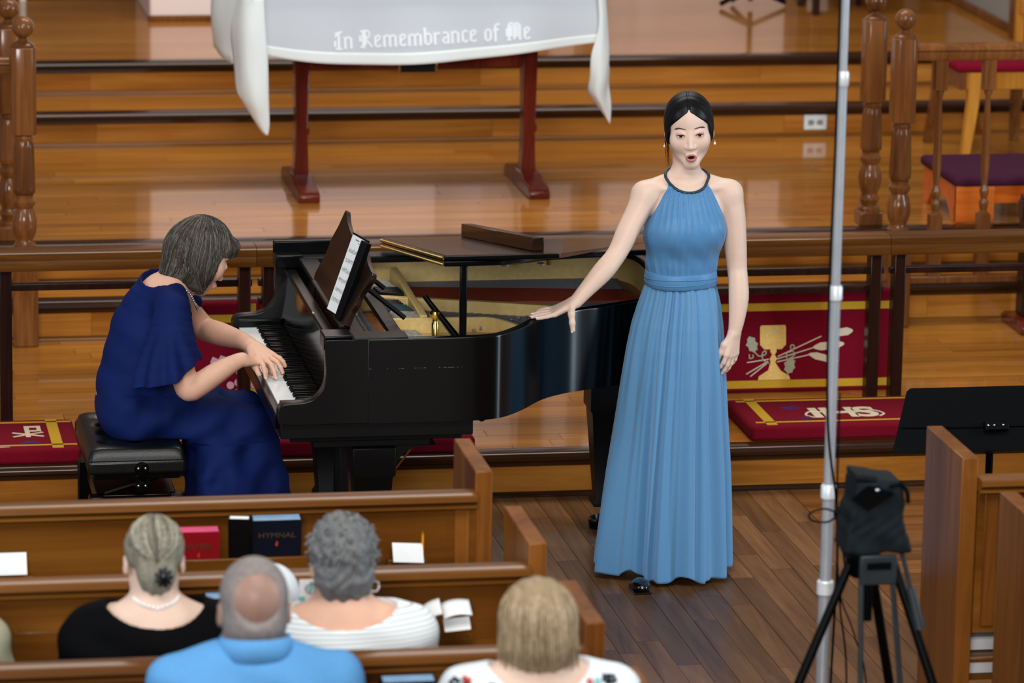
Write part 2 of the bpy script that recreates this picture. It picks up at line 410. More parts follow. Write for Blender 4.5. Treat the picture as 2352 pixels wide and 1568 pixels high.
# ------------------------------------------------------------------ setting: floors, steps, walls
Y1, Y2, Y3, Y4, Y5 = 1.115, 3.12, 3.46, 5.70, 6.22
Z1, Z2, Z3, Z4, Z5 = .165, .33, .495, .65, .805
XL, XR = -4.2, 5.2
def struct(mb, name, mat, parent=None, **k):
    o = mb.build(name, mat, parent, **k)
    if parent is None: o['kind'] = 'structure'
    return o
unit = bpy.data.meshes.new('plank'); unit.from_pydata([(x, y, z) for z in (-1, 0) for y in (0, 1) for x in (0, 1)], [], [(0,2,3,1),(4,5,7,6),(0,1,5,4),(2,6,7,3),(0,4,6,2),(1,3,7,5)])
unit_meshes = {}
def plank(parent, mat, x0, x1, y0, y1, z, t=.012, name='plank'):
    key = (mat, name)
    if key not in unit_meshes:
        me = unit.copy(); me.name = name; me.materials.append(MATS[mat]); unit_meshes[key] = me
    o = bpy.data.objects.new(name, unit_meshes[key]); col.objects.link(o); o.location = (x0, y0, z); o.scale = (x1-x0, y1-y0, t); o.parent = parent
    return o
g = .0009
fl = struct(MB().box(XL, XR, -6.5, Y1, -.12, -.012), 'floor', 'floor_oak')
FX0, FX1 = -1.13, .62
w = .0795
cols = int(round((FX1-FX0)/w))
for i in range(cols):
    y = -4.7-random.random()*.8
    while y < Y1-.02:
        L = random.choice((.55, .7, .9, 1.1, 1.3)); e = min(y+L, Y1-.012)
        if e > -4.6: plank(fl, 'floor_oak', FX0+i*w+g, FX0+(i+1)*w-g, max(y, -4.7)+g, e-g, random.uniform(-.0006, .0004))
        y += L
y = -2.6
while y < Y1-.02:
    e = min(y+w, Y1-.012); c = random.uniform(.7, 1.3)
    plank(fl, 'floor_oak_cross', FX1+g, FX1+c-g, y+g, e-g, random.uniform(-.0005, .0003))
    plank(fl, 'floor_oak_cross', FX1+c+g, 2.9, y+g, e-g, 0)
    y += w
for xx0, xx1, mm in ((XL, FX0-g, 'floor_oak'), (2.9, XR, 'floor_oak_cross')): plank(fl, mm, xx0, xx1, -4.7, Y1, 0)

def platform(name, y0, y1, z0, z1, x0=XL, x1=XR, boards=True):
    st = struct(MB().box(x0, x1, y0, y1, z0-.02, z1-.012), name, 'honey_floor')
    if not boards:
        plank(st, 'honey_floor', x0, x1, y0+.002, y1, z1); return st
    n = int(round((y1-y0)/.083)); w = (y1-y0)/n
    for i in range(n):
        x = -2.9+random.random()*1.2; plank(st, 'honey_floor', x0, x-g, y0+i*w+g, y0+(i+1)*w-g, z1)
        while x < 2.9:
            L = random.choice((1.1, 1.5, 1.9, 2.4)); plank(st, 'honey_floor', x+g, min(x+L, x1)-g, y0+i*w+g, y0+(i+1)*w-g, z1+random.uniform(-.0003, .0003)); x += L
        if x < x1: plank(st, 'honey_floor', x+g, x1, y0+i*w+g, y0+(i+1)*w-g, z1)
    return st
platform('kneeling_step', Y1, Y2, 0, Z1)
platform('step_tread', Y2, Y3, 0, Z2, boards=False)
platform('chancel_platform', Y3, Y4, 0, Z3)
platform('step_tread', Y4, Y5, 0, Z4, boards=False)
platform('altar_platform', Y5, 9.0, 0, Z5, boards=False)
tn = [0]
def trim(mb, mat, **k):
    tn[0] += 1; return struct(mb, 'trim_%d' % tn[0], mat, **k)
rw = [0]
for Y, za, zb in ((Y1, 0, Z1), (Y2, Z1, Z2), (Y3, Z2, Z3), (Y4, Z3, Z4), (Y5, Z4, Z5)):
    # riser face of three boards end to end
    face = struct(MB().box(XL, XR, Y-.004, Y+.004, za, zb-.014), 'step_riser', 'riser_wood')
    cuts = [XL, -2.05+random.random()*.6, -.3+random.random()*.8, 1.7, XR]
    for a, b in zip(cuts, cuts[1:]): plank(face, 'riser_wood', a+.0006, b-.0006, Y-.014, Y-.004, zb-.012, zb-za-.012, 'riser_board')
    # rounded nosing and quarter-round base
    prof = [(Y+.05, zb+.002), (Y-.022, zb+.002), (Y-.034, zb-.003), (Y-.040, zb-.014), (Y-.037, zb-.026), (Y-.027, zb-.033), (Y-.020, zb-.034), (Y-.018, zb-.050), (Y-.012, zb-.054), (Y+.05, zb-.054)]
    trim(MB().prism(prof, XL, XR, 'X'), 'nosing_wood', smooth='auto')
    q = [(Y-.013, za)]+[(Y-.013-.017*math.cos(a), za+.019*math.sin(a)) for a in np.linspace(0, PI/2, 6)]
    trim(MB().prism(q, XL, XR, 'X'), 'pew_wood' if za else 'nosing_wood', smooth='auto')
# loose half-round rod in front of the chancel nosing, round end showing at the left
trim(MB().tube([(-1.545, 3.405, .478), (1.47, 3.405, .478)], .0165, 16), 'rail_wood', smooth='auto')
# back and side walls of the chancel
wbk = struct(MB().box(XL, XR, 9.0, 9.15, Z5, 6.5), 'wall_back', 'pink_wall')
def wallpanel(x0, x1, y, z1, mat, name): return MB().box(x0, x1, y, 9.02, Z5, z1).build(name, mat, wbk, bevel=.01)
pk = wallpanel(-1.155, .32, 7.5, 4.6, 'pink_wall', 'plaster_pier')
trim(MB().box(-1.165, .33, 7.475, 7.51, Z5, Z5+.03), 'newel_wood', bevel=.006)
wallpanel(XL, -1.9, 8.3, 5.2, 'panel_wood', 'wood_panel')
wallpanel(-1.9, -1.155, 8.3, 5.2, 'panel_wood', 'wood_panel')
MB().box(-1.76, -1.73, 8.24, 8.3, Z5, 4.4).build('white_conduit', 'plate_white', wbk)
wallpanel(1.0, 1.12, 8.7, 5.2, 'newel_wood', 'pilaster'); wallpanel(1.32, 1.42, 8.7, 5.2, 'newel_wood', 'pilaster')
wallpanel(2.75, 5.2, 8.9, 2.6, 'panel_wood', 'wood_panel')
wr = struct(MB().box(3.16, 3.3, 6.72, 9.0, Z5, 5.5), 'wall_right', 'grey_wall')
struct(MB().box(3.135, 3.165, 6.72, 9.0, Z5, Z5+.045), 'baseboard_right', 'newel_wood', bevel=.008)
MB().box(3.10, 3.32, 6.55, 6.72, Z5, 5.5).build('pilaster', 'newel_wood', wr, bevel=.01)

# ------------------------------------------------------------------ outlet plates on the upper riser
def outlet(x, y, z):
    t = thing('outlet_plate', 'white power outlet plate on the riser below the upper nosing, right of the singer', 'outlet', (x, y, z))
    MB().box(x-.056, x+.056, y-.008, y, z-.036, z+.036).build('cover_plate', 'plate_white', t, bevel=.004)
    for s in (-1, 1):
        MB().box(x+s*.022-.014, x+s*.022+.014, y-.011, y-.007, z-.012, z+.012).build('socket', 'plate_grey', t, bevel=.003)
    MB().ball((x, y-.009, z), .003).build('screw', 'clip_black', t)
outlet(1.852, Y4-.014, .563)

# ------------------------------------------------------------------ turned newel posts and rails
def oct_block(mb, x, y, z0, z1, h, ch):
    p = [(x-h+ch, y-h), (x+h-ch, y-h), (x+h, y-h+ch), (x+h, y+h-ch), (x+h-ch, y+h), (x-h+ch, y+h), (x-h, y+h-ch), (x-h, y-h+ch)]
    mb.prism(p, z0, z1, 'Z')
def newel(x, y, z0, label, group):
    t = thing('newel_post', label, 'post', (x, y, z0), group)
    b = MB(); b.box(x-.05, x+.05, y-.05, y+.05, z0, z0+.36 if z0 < .3 else z0+.06); b.build('base_block', 'newel_wood', t, bevel=.006)
    zb = .525 if z0 < .3 else z0+.06
    pr = [(.047, zb), (.047, zb+.015), (.035, zb+.025), (.04, zb+.04), (.046, zb+.05), (.036, zb+.065), (.034, zb+.075),
          (.042, zb+.09), (.05, zb+.12), (.05, zb+.15), (.042, zb+.18), (.034, zb+.2), (.044, zb+.215), (.046, zb+.23), (.036, zb+.245), (.038, zb+.255)]
    MB().lathe([(.02, zb-.02)]+pr, (x, y, 0), 24).build('turned_shaft', 'newel_wood', t, smooth='auto')
    # fluted column
    zf = zb+.255; zt = 1.0
    rows = []
    for z, r in ((zf, .034), (zf+.01, .045), (zf+.03, .046), (zt-.03, .041), (zt-.015, .038), (zt, .034)):
        rows.append([(x+(r*(1-.07*(.5+.5*math.cos(12*a)) if zf+.02 < z < zt-.02 else r*1))*math.cos(a) if False else x+r*(1-(.08*(.5+.5*math.cos(12*a)) if zf+.02 < z < zt-.02 else 0))*math.cos(a),
                      y+r*(1-(.08*(.5+.5*math.cos(12*a)) if zf+.02 < z < zt-.02 else 0))*math.sin(a), z) for a in [2*PI*i/72 for i in range(72)]])
    MB().grid(rows, closed_u=True).build('fluted_shaft', 'newel_wood', t, smooth=True)
    MB().lathe([(.03, zt-.01), (.036, zt), (.04, zt+.01), (.034, zt+.02), (.032, zt+.03)], (x, y, 0), 24).build('collar', 'newel_wood', t, smooth='auto')
    b = MB(); oct_block(b, x, y, zt+.025, 1.375, .049, .017); b.build('octagonal_block', 'newel_wood', t, bevel=.004)
    b = MB(); b.lathe([(.044, 1.37), (.046, 1.378), (.04, 1.388), (.026, 1.394), (.018, 1.402), (.018, 1.408)], (x, y, 0), 24); b.build('neck_ring', 'newel_wood', t, smooth='auto')
    MB().lathe([(.012, 1.404)]+[(.045*math.cos(a), 1.452+.043*math.sin(a)) for a in np.linspace(-1.3, 1.5, 14)]+[(.002, 1.496)], (x, y, 0), 26).build('ball_finial', 'newel_wood', t, smooth=True)
    return t
newel(-2.062, 3.05, Z1, 'turned wooden newel post with ball finial, front one at the left end of the step', 'turned newel posts')
newel(-2.09, 3.56, Z3, 'turned wooden newel post with ball finial, standing behind the left front one', 'turned newel posts')
newel(1.545, 3.05, Z1, 'turned wooden newel post with ball finial, front one of the right pair at the handrail', 'turned newel posts')
newel(1.555, 3.56, Z3, 'turned wooden newel post with ball finial, rear one of the right pair', 'turned newel posts')
def handrail(x0, x1, y, z, label, bal):
    t = thing('stair_handrail', label, 'handrail', (x0, y, z-.8))
    pr = [(y-.036, z), (y-.03, z+.014), (y-.012, z+.026), (y+.012, z+.026), (y+.03, z+.014), (y+.036, z), (y+.028, z-.01), (y+.03, z-.03), (y+.02, z-.045), (y-.02, z-.045), (y-.03, z-.03), (y-.028, z-.01)]
    MB().prism(pr, x0, x1, 'X').build('rail_cap', 'newel_wood', t, smooth='auto')
    MB().box(x0, x1, y-.03, y+.03, Z2, Z2+.03).build('bottom_rail', 'newel_wood', t, bevel=.004)
    for bx in bal:
        m = MB().box(bx-.025, bx+.025, y-.025, y+.025, z-.17, z-.045).box(bx-.026, bx+.026, y-.026, y+.026, Z2+.03, Z2+.29)
        zb = Z2+.29
        m.lathe([(.02, zb-.01), (.024, zb), (.014, zb+.015), (.018, zb+.03), (.02, zb+.05), (.012, zb+.065), (.018, zb+.08), (.02, zb+.1), (.012, zb+.115), (.014, zb+.14), (.019, zb+.2), (.017, zb+.35), (.011, z-.22), (.011, z-.2), (.018, z-.185), (.02, z-.165)], (bx, y, 0), 16)
        m.build('baluster', 'newel_wood', t, smooth='auto')
handrail(1.60, 3.2, 3.12, 1.315, 'wooden handrail on turned balusters running right from the right newel post', [1.722, 1.93, 2.138, 2.35, 2.56, 2.77, 2.98])
handrail(-3.2, -2.115, 3.12, 1.30, 'wooden handrail end left of the left newel post', [-2.3, -2.51, -2.72, -2.93])
# ------------------------------------------------------------------ grand piano
ZR = .935; YN, YF = -.352, 1.04
T = thing('grand_piano', 'black grand piano with its lid propped low, between the pianist and the singer', 'piano', (-.7, .35, 0))
bent = [(-.857, YN), (-.783, -.345), (-.71, -.315), (-.63, -.225), (-.535, -.085), (-.435, .0), (-.32, .055), (-.21, .115), (-.12, .165), (-.04, .23), (.01, .33), (.02, .46)]
tail = [(.02, .72), (.01, .88), (-.04, .99), (-.14, YF-.01), (-.25, YF)]
outer = catmull([(-1.0, YN)]+bent, 6)+catmull(tail, 5)
def inset(P, d):
    out = []; n = len(P)
    for i in range(n):
        a = np.array(P[max(i-1, 0)]); b = np.array(P[min(i+1, n-1)]); t = b-a; t = t/(np.linalg.norm(t)+1e-9); out.append((P[i][0]-t[1]*d, P[i][1]+t[0]*d))
    return out
full_out = [(-1.16, YN)]+outer+[(-1.16, YF)]
inn = inset(full_out, .034)
def wall(mb, O, I, z0, z1, r=.004):
    P = []
    for a, b in zip(O, I):
        a = np.array(a); b = np.array(b); u = (b-a)/np.linalg.norm(b-a)
        P.append([(*a, z0), (*a, z1-r*2), (*a, z1-r), (*(a+u*r*.4), z1-r*.3), (*(a+u*r), z1), (*(b-u*r), z1), (*b, z1-r), (*b, z0)])
    mb.grid(P, closed_u=True); n = len(P); return mb
mb = wall(MB(), full_out, inn, .654, ZR); mb.build('rim', 'ebony_rim', T, smooth='auto')
# worn line of tiny chips along the near side
mb = MB()
for px in (-1.27, -1.255, -1.215, -1.19, -1.16, -1.1, -1.06, -1.053, -1.01, -1.0, -.99, -.98, -.93, -.915, -.90, -.89, -.87, -.855):
    mb.box(px, px+random.uniform(.002, .011), YN-.0006, YN+.001, .835, .8362)
mb.build('scratch_mark', 'silver', T, kind='stuff')
# cheek arms with the curved front profile
arm = catmull([(-1.16, .654), (-1.30, .654), (-1.44, .654)], 3)[:-1]+[(-1.452, .656), (-1.456, .672), (-1.456, .700), (-1.450, .716), (-1.436, .724), (-1.40, .726)]+catmull([(-1.37, .728), (-1.335, .742), (-1.308, .775), (-1.300, .82), (-1.302, .87), (-1.306, ZR-.01)], 5)+[(-1.302, ZR), (-1.16, ZR)]
for a, b in ((YN-.0006, YN+.05), (YF-.05, YF+.0006)):
    MB().prism(arm, a, b, 'Y').build('cheek_arm', 'ebony_rim', T, bevel=.0025, seg=2)
for a, b in ((YN+.05, -.25), (.951, YF-.05)): MB().box(-1.44, -1.285, a, b, .655, .716).build('key_block', 'ebony', T, bevel=.004)
MB().box(-1.462, -1.438, YN+.045, YF-.045, .632, .685).build('key_slip', 'ebony', T, bevel=.004)
MB().box(-1.445, -.81, YN+.02, YF-.03, .603, .656).build('keybed', 'ebony_satin', T, bevel=.003)
MB().box(-1.40, -.83, YN+.12, YF-.14, .566, .604).build('under_frame', 'ebony_satin', T, bevel=.003)
MB().box(-1.32, -.93, YN+.16, .12, .535, .568).build('leg_plate', 'ebony_satin', T, bevel=.003)
MB().box(-1.32, -.93, .7, .96, .535, .568).build('leg_plate', 'ebony_satin', T, bevel=.003)
# keys: 52 white, 36 black
K0, K1 = .949, -.249; kw = (K0-K1)/52
kme = None
for i in range(52):
    y1 = K0-i*kw; y0 = y1-kw
    o = MB().box(-1.437, -1.287, y0+.0006, y1-.0006, .668, .690).build('white_key', 'ivory', T) if kme is None else None
    if o is None:
        o = bpy.data.objects.new('white_key', kme); col.objects.link(o); put(o, T); o.location = (0, -i*kw, 0)
    else: kme = o.data; 
bme = None; cnt = 0
pat = [0, 2, 3, 5, 6]  # pattern over 7 whites starting at A: black after A, C, D, F, G
for i in range(51):
    if i % 7 in pat:
        yc = K0-(i+1)*kw
        if bme is None:
            y_first = yc
            m = MB(); pr = [(-1.378, .688), (-1.374, .699), (-1.366, .702), (-1.287, .702), (-1.287, .688)]
            m.prism(pr, yc-.0048, yc+.0048, 'Y'); o = m.build('black_key', 'ebony', T, bevel=.0012); bme = o.data
        else:
            o = bpy.data.objects.new('black_key', bme); col.objects.link(o); put(o, T); o.location = (0, yc-y_first, 0)
            bv = o.modifiers.new('bevel', 'BEVEL'); bv.width = .0012; bv.segments = 1; bv.limit_method = 'ANGLE'
MB().box(-1.289, -1.284, -.245, .948, .688, .6935).build('key_felt', 'crimson_strip', T)
# fallboard: hollow curve rising behind the keys
fb = catmull([(-1.286, .690), (-1.279, .72), (-1.270, .77), (-1.262, .83), (-1.258, .885)], 5)
pf = fb+[(-1.242, .885), (-1.25, .80), (-1.262, .69)]
MB().prism(pf, YN+.05, YF-.05, 'Y').build('fallboard', 'ebony_gloss', T, smooth='auto')
MB().box(-1.275, -1.235, YN+.05, YF-.05, .885, .901).build('fallboard_rail', 'ebony', T, bevel=.006, seg=3)
MB().box(-1.272, -1.266, .20, .23, .9008, .9016).build('lock_plate', 'brass', T)
# music shelf in front of the strings
MB().box(-1.225, -1.16, YN+.06, YF-.05, .922, .938).build('music_shelf', 'ebony_satin', T, bevel=.003)
MB().box(-1.078, -1.035, YN+.10, YF-.05, .915, .934).build('rear_shelf_rail', 'ebony_satin', T, bevel=.003)
for a, b in ((YN, YN+.105), (YF-.095, YF)):
    MB().box(-1.308, -1.21, a, b, .90, .948).build('shelf_block', 'ebony', T, bevel=.005)
    MB().box(-1.21, -1.03 if a < 0 else -.7, a+.002, b-.004, .915, .939).build('shelf_arm', 'ebony_satin', T, bevel=.004)
MB().box(-1.308, -1.10, YF-.02, YF, ZR, .985).build('far_side_block', 'ebony', T, bevel=.006)
# music desk with scalloped top, leaning back
dk = [(.56, 0), (.40, -.004), (.28, .0), (.17, .0), (.02, -.004), (-.20, .0), (-.212, .03), (-.205, .055), (-.222, .085), (-.212, .115), (-.235, .15), (-.262, .188), (-.24, .205), (-.20, .206), (-.10, .214), (.0, .232), (.10, .236), (.19, .228), (.32, .226), (.44, .236), (.52, .252), (.565, .262), (.575, .252), (.57, .20), (.582, .15), (.562, .1), (.575, .05)]
dk = catmull(dk, 3, closed=True)
lean = frame((-1.215, 0, .941), (0, 1, 0), (math.sin(.44), 0, math.cos(.44)))
MB().prism(dk, -.009, .009, 'Z', M=lean).build('music_desk', 'dark_brown', T, bevel=.003)
for yy in (.42, -.05):
    MB().tube([(-1.15, yy, 1.06), (-1.0, yy-.02, .94)], .009, 6).build('desk_prop', 'ebony_satin', T)
MB().box(-1.235, -1.20, -.2, .52, .938, .948).build('desk_ledge', 'ebony_satin', T, bevel=.002)
# inside: far inner rim, plate, strings
ring = inset(full_out, .036); ring2 = inset(full_out, .05)
wall(MB(), ring, ring2, .78, .922).build('plate_wall', 'gold_plate', T, smooth='auto')
bed = inset(full_out, .05)
MB().prism(bed, .74, .835, 'Z').build('soundboard', 'soundboard', T)
MB().prism([(-1.0, .93), (-.08, .93), (-.06, .60), (-.09, .33), (-.22, .21), (-.36, .15), (-.47, .09), (-.55, .0), (-.62, .08), (-.68, .14), (-1.0, .145)], .835, .845, 'Z').build('string_bed', 'string_metal', T)
MB().prism([(-1.0, .84), (-.09, .705), (-.07, .52), (-1.0, .57)], .845, .8535, 'Z').build('red_felt_strip', 'red_felt', T)
def bar(pts, w, z0, z1, name):
    P = [np.array(p) for p in pts]; L = []; R = []
    for i in range(len(P)):
        t = P[min(i+1, len(P)-1)]-P[max(i-1, 0)]; t = t/np.linalg.norm(t); n = np.array([-t[1], t[0]]); L.append(tuple(P[i]+n*w/2)); R.append(tuple(P[i]-n*w/2))
    return MB().prism(L+R[::-1], z0, z1, 'Z').build(name, 'gold_plate', T, bevel=.003)
bar([(-1.10, .535), (-1.0, .515), (-.70, .41), (-.42, .30), (-.20, .225)], .028, .840, .890, 'plate_strut')
bar([(-.886, .955), (-.893, .55), (-.901, .16)], .026, .840, .897, 'cross_bar')
# curved treble flange and the plate in front of it
fl_o = catmull([(-1.04, .140), (-.88, .145), (-.75, .142), (-.68, .132), (-.635, .07), (-.603, -.01), (-.595, -.07)], 5)
bar(fl_o, .016, .835, .892, 'treble_flange')
MB().prism([(-1.04, .135)]+[(x-.004, y-.004) for x, y in fl_o]+[(-.612, -.11), (-.655, -.19), (-.72, -.262), (-.79, -.296), (-1.13, -.303), (-1.13, .135)], .79, .841, 'Z').build('treble_plate', 'gold_plate', T, bevel=.003)
MB().box(-.80, -.69, -.275, -.235, .841, .856).build('capo_block', 'ebony_satin', T, bevel=.003)
# tuning pin area
MB().box(-1.145, -1.075, YN+.12, YF-.1, .80, .848).build('pin_block', 'gold_plate', T, bevel=.004)
m = MB()
for i in range(56):
    for j in range(3): m.lathe([(.0028, 0), (.0028, .03)], (-1.135+.024*j+random.uniform(-.003, .003), -.16+i*.019, .846), 6)
m.build('tuning_pins', 'string_metal', T, kind='stuff')
m = MB()
for i in range(72):
    y = .91-i*.0108; xe = -.10
    for (bx, by) in reversed(bent[:-1]):
        if y < by+.09: xe = min(xe, bx-.07)
    if xe > -.95: m.box(-1.0, xe, y-.0008, y+.0008, .8485, .850)
m.build('strings', 'string_metal', T, kind='stuff')
for k in range(9):
    MB().lathe([(.005, 0), (.005, .010), (.003, .014)], (-.742+.0305*k, .092+.026*k, .850), 8).build('bridge_pin', 'silver', T)
def dampers(x, y, n, dy, mat, tilt, z=.851, L=.045):
    for i in range(n):
        M0 = Matrix.Translation((x+i*.003, y-i*dy, z)) @ Matrix.Rotation(tilt, 4, 'Z')
        MB().box(-L, L, -dy*.40, dy*.40, 0, .036, M=M0).build('damper', mat, T, bevel=.003)
dampers(-.975, .80, 5, .026, 'damper_felt', -.25); dampers(-.955, .665, 4, .026, 'ebony_satin', -.25)
dampers(-.985, .46, 3, .026, 'ebony_satin', -.25); dampers(-.970, .38, 4, .026, 'teal_damper', -.25); dampers(-.955, .27, 5, .024, 'damper_felt', -.25)
dampers(-.975, .02, 4, .022, 'damper_felt', -.2, .842, .028)
# brass lock post and folded long prop
MB().lathe([(.013, .842), (.013, .915), (.010, .920), (.010, .930), (.019, .940), (.021, .950), (.016, .958), (.006, .960)], (-.895, -.055, 0), 16).build('brass_post', 'brass', T, smooth='auto')
MB().tube([(-.845, YN+.04, .90), (-.892, .0, .955), (-.905, .10, .972)], [.013, .010, .009], 10).build('long_prop', 'ebony', T, smooth='auto')
# short prop
MB().box(-.862, -.838, YN+.008, YN+.026, ZR, 1.172).build('short_prop', 'ebony', T, bevel=.004)
# lid, hinged on the far side
hx = [p for p in full_out if p[0] >= -.92]
ls = math.atan(.1585)
def lidz(y): return .950+(YF+.005-y)*math.tan(ls)
lidpoly = [(-.918, YN-.012)]+inset([p for p in full_out if p[0] > -.9], -.012)+[(-.918, YF+.01)]
def slab(poly, t0, t1):
    n = len(poly); vs = [(x, y, lidz(y)+t0) for x, y in poly]+[(x, y, lidz(y)+t1) for x, y in poly]
    return MB().add(vs, [tuple(range(n)), tuple(range(2*n-1, n-1, -1))]+[(i, i+n, (i+1) % n+n, (i+1) % n) for i in range(n)])
slab(lidpoly, 0, .018).build('main_lid', 'ebony', T, bevel=.004)
flap = [(-.918, YN-.012), (-.538, YN-.012), (-.538, YF+.01), (-.918, YF+.01)]
slab(flap, .0195, .036).build('folded_lid_flap', 'ebony', T, bevel=.004)
slab([(p[0], p[1]) for p in lidpoly if p[0] > -.53] and [(-.53, YN+.03)]+[p for p in inset(lidpoly, .012) if p[0] > -.53], .0182, .0192).build('lid_top_reflection', 'dark_brown', T)  # thin brown sheet: wood reflected in the glossy black lid, put into colour
slab([(-.912, YN), (-.545, YN), (-.545, YF), (-.912, YF)], .0362, .0370).build('lid_top_reflection', 'dark_brown', T)  # same coloured-in wood reflection over the folded flap
for t0, t1 in ((.001, .0165), (.0205, .0345)):
    slab([(-.9215, YN), (-.918, YN), (-.918, YF), (-.9215, YF)], t0, t1).build('piano_hinge', 'brass', T)
m = MB()
for i in range(60):
    y = YN+.012+i*.023
    m.ball((-.9222, y, lidz(y)+.008), .0022, 6, 4); m.ball((-.9222, y+.01, lidz(y)+.028), .0022, 6, 4)
m.build('hinge_screws', 'gold_plate', T, kind='stuff')
for x in (-.70, -.58): MB().lathe([(.012, -.008), (.014, 0)], (x, YN+.10, lidz(YN+.1)), 12).build('lid_buffer', 'silver', T)
MB().tube([(-.33, .93, .90), (-.33, .93, .955)], .009, 8).build('lid_hinge_post', 'brass', T)
# legs, caster cups and pedal lyre
def pleg(x, y):
    sq = lambda h, z: [(x-h, y-h, z), (x+h, y-h, z), (x+h, y+h, z), (x-h, y+h, z)]
    m = MB().grid([sq(.072, .535), sq(.072, .44), sq(.064, .43), sq(.040, .12), sq(.05, .10), sq(.05, .085)], closed_u=True); n = len(m.v)
    m.f += [(0, 1, 2, 3), (n-1, n-2, n-3, n-4)]; m.mi += [0, 0]
    m.build('leg', 'ebony_satin', T, bevel=.004)
    br = catmull([(x+.07, .44), (x+.085, .49), (x+.13, .525), (x+.21, .535)], 5)
    MB().prism([(x+.06, .44)]+br+[(x+.06, .536)], y-.05, y+.05, 'Y').build('leg_bracket', 'ebony_satin', T, smooth='auto')
    MB().lathe([(.012, .04), (.018, .085)], (x, y, 0), 12).lathe([(.03, .0), (.055, .0), (.06, .03), (.05, .035), (.045, .015), (.002, .012)], (x, y, 0), 20).build('caster_cup', 'ebony', T, smooth='auto')
pleg(-1.118, -.14); pleg(-1.13, .86); pleg(-.16, .66)
MB().box(-1.2, -1.1, .25, .47, .50, .604).build('lyre_head', 'ebony_satin', T, bevel=.004)
for y in (.29, .43): MB().box(-1.165, -1.135, y-.012, y+.012, .12, .5).build('lyre_post', 'ebony_satin', T, bevel=.003)
MB().box(-1.21, -1.09, .26, .46, .08, .125).build('lyre_box', 'ebony', T, bevel=.006)
for y in (.30, .36, .42): MB().tube([(-1.2, y, .085), (-1.25, y, .075), (-1.31, y, .065)], [.008, .012, .016], 8, flatz=.5).build('pedal', 'brass', T, smooth=True)
MB().tube([(-1.09, .36, .14), (-.90, .05, .535)], .0035, 6).build('lyre_brace_rod', 'brass', T)
MB().ball((-.775, YN+.06, .65), .014).build('rim_knob', 'ebony', T)

# long rectangular bar lying on the lid
def onlid(y): return .950+(YF+.005-y)*math.tan(ls)+.0372
vs = []
for (x0, x1, y) in ((-.636, -.597, 1.0), (-.600, -.560, -.20)):
    for z in (onlid(y), onlid(y)+.046):
        vs += [(x0, y, z), (x1, y, z)]
MB().add(vs, [(0, 1, 3, 2), (4, 6, 7, 5), (0, 4, 5, 1), (2, 3, 7, 6), (0, 2, 6, 4), (1, 5, 7, 3)]).build('wooden_bar', 'dark_brown', None, bevel=.003)
tag(bpy.data.objects['wooden_bar'], 'long dark rectangular wooden bar lying across the closed flap of the piano lid', 'bar')

# open music binder on the desk
bt = thing('music_binder', 'open black binder with a white page of printed music standing on the music desk', 'sheet music', (-1.25, 0, .95))
pgM = frame((-1.247, .035, .955), (.20, -1.0, 0), (.37, 0, 1))
MB().box(-.012, .135, -.012, .268, -.012, -.004, M=pgM).build('binder_cover', 'plastic_black', bt, bevel=.002)
MB().box(.115, .165, -.012, .262, -.010, .012, M=pgM).build('binder_spine', 'plastic_black', bt, bevel=.003)
pg = MB().box(0, .112, 0, .262, -.003, -.0005, M=pgM).build('page', 'paper', bt)
m = MB(); r_ = random.Random(3)
for st in range(6):
    v0 = .035+st*.034
    for ln in range(5): m.box(.01, .102, v0+ln*.0025, v0+ln*.0025+.00035, -.0004, -.0001, M=pgM)
    for nn in range(11):
        u = .014+nn*.0082+r_.uniform(-.001, .001); v = v0+r_.choice((0, .0025, .005, .0075, .01))
        m.box(u, u+.0028, v-.0011, v+.0011, -.0004, 0, M=pgM)
        if r_.random() < .5: m.box(u+.0024, u+.0028, v, v+.008, -.0004, 0, M=pgM)
m.box(.04, .075, .250, .2525, -.0004, 0, M=pgM).box(.07, .1, .243, .2445, -.0004, 0, M=pgM)
m.build('printed_notes', 'ink', bt)
# ------------------------------------------------------------------ piano bench
B = thing('piano_bench', 'black tufted leather piano bench under the pianist', 'bench', (-1.87, .41, 0))
bx0, bx1, by0, by1 = -2.035, -1.705, .135, .69
nx, ny = 34, 52; rows = []
tufts = [(bx0+.07+.095*i, by0+.1+.118*j) for i in range(3) for j in range(4)]
for j in range(ny+1):
    row = []
    for i in range(nx+1):
        u = i/nx*2-1; v = j/ny*2-1; x = bx0+(bx1-bx0)*i/nx; y = by0+(by1-by0)*j/ny
        e = (1-abs(u)**10)*(1-abs(v)**14); z = .425+.045*e**.35 if e > 0 else .425
        for tx, ty in tufts: z -= .016*math.exp(-((x-tx)**2+(y-ty)**2)/.00045)
        row.append((x, y, z))
    rows.append(row)
s = MB().grid(rows); s.build('tufted_top', 'leather', B, smooth=True)
MB().box(bx0, bx1, by0, by1, .375, .4255).build('seat_cushion', 'leather', B, bevel=.012, seg=3)
for tx, ty in tufts: MB().ball((tx, ty, .456), (.008, .008, .004), 10, 5).build('tuft_button', 'leather', B, smooth=True)
MB().box(bx0+.02, bx1-.02, by0+.02, by1-.02, .355, .376).build('seat_frame', 'ebony', B, bevel=.003)
MB().box(bx0+.03, bx1-.03, by0+.03, by1-.03, .25, .30).build('apron', 'ebony', B, bevel=.004)
for i, (x, y) in enumerate(((bx0+.03, by0+.03), (bx1-.03, by0+.03), (bx0+.03, by1-.03), (bx1-.03, by1-.03))):
    MB().box(x-.026, x+.026, y-.026, y+.026, 0, .30).build('leg', 'ebony', B, bevel=.005)
for a in (-1, 1):
    MB().tube([(bx0+.06, by0+.05+(.0 if a < 0 else .44), .30), (bx1-.08, by0+.05+(.0 if a < 0 else .44), .357)], .008, 6).build('scissor_arm', 'plastic_black', B)
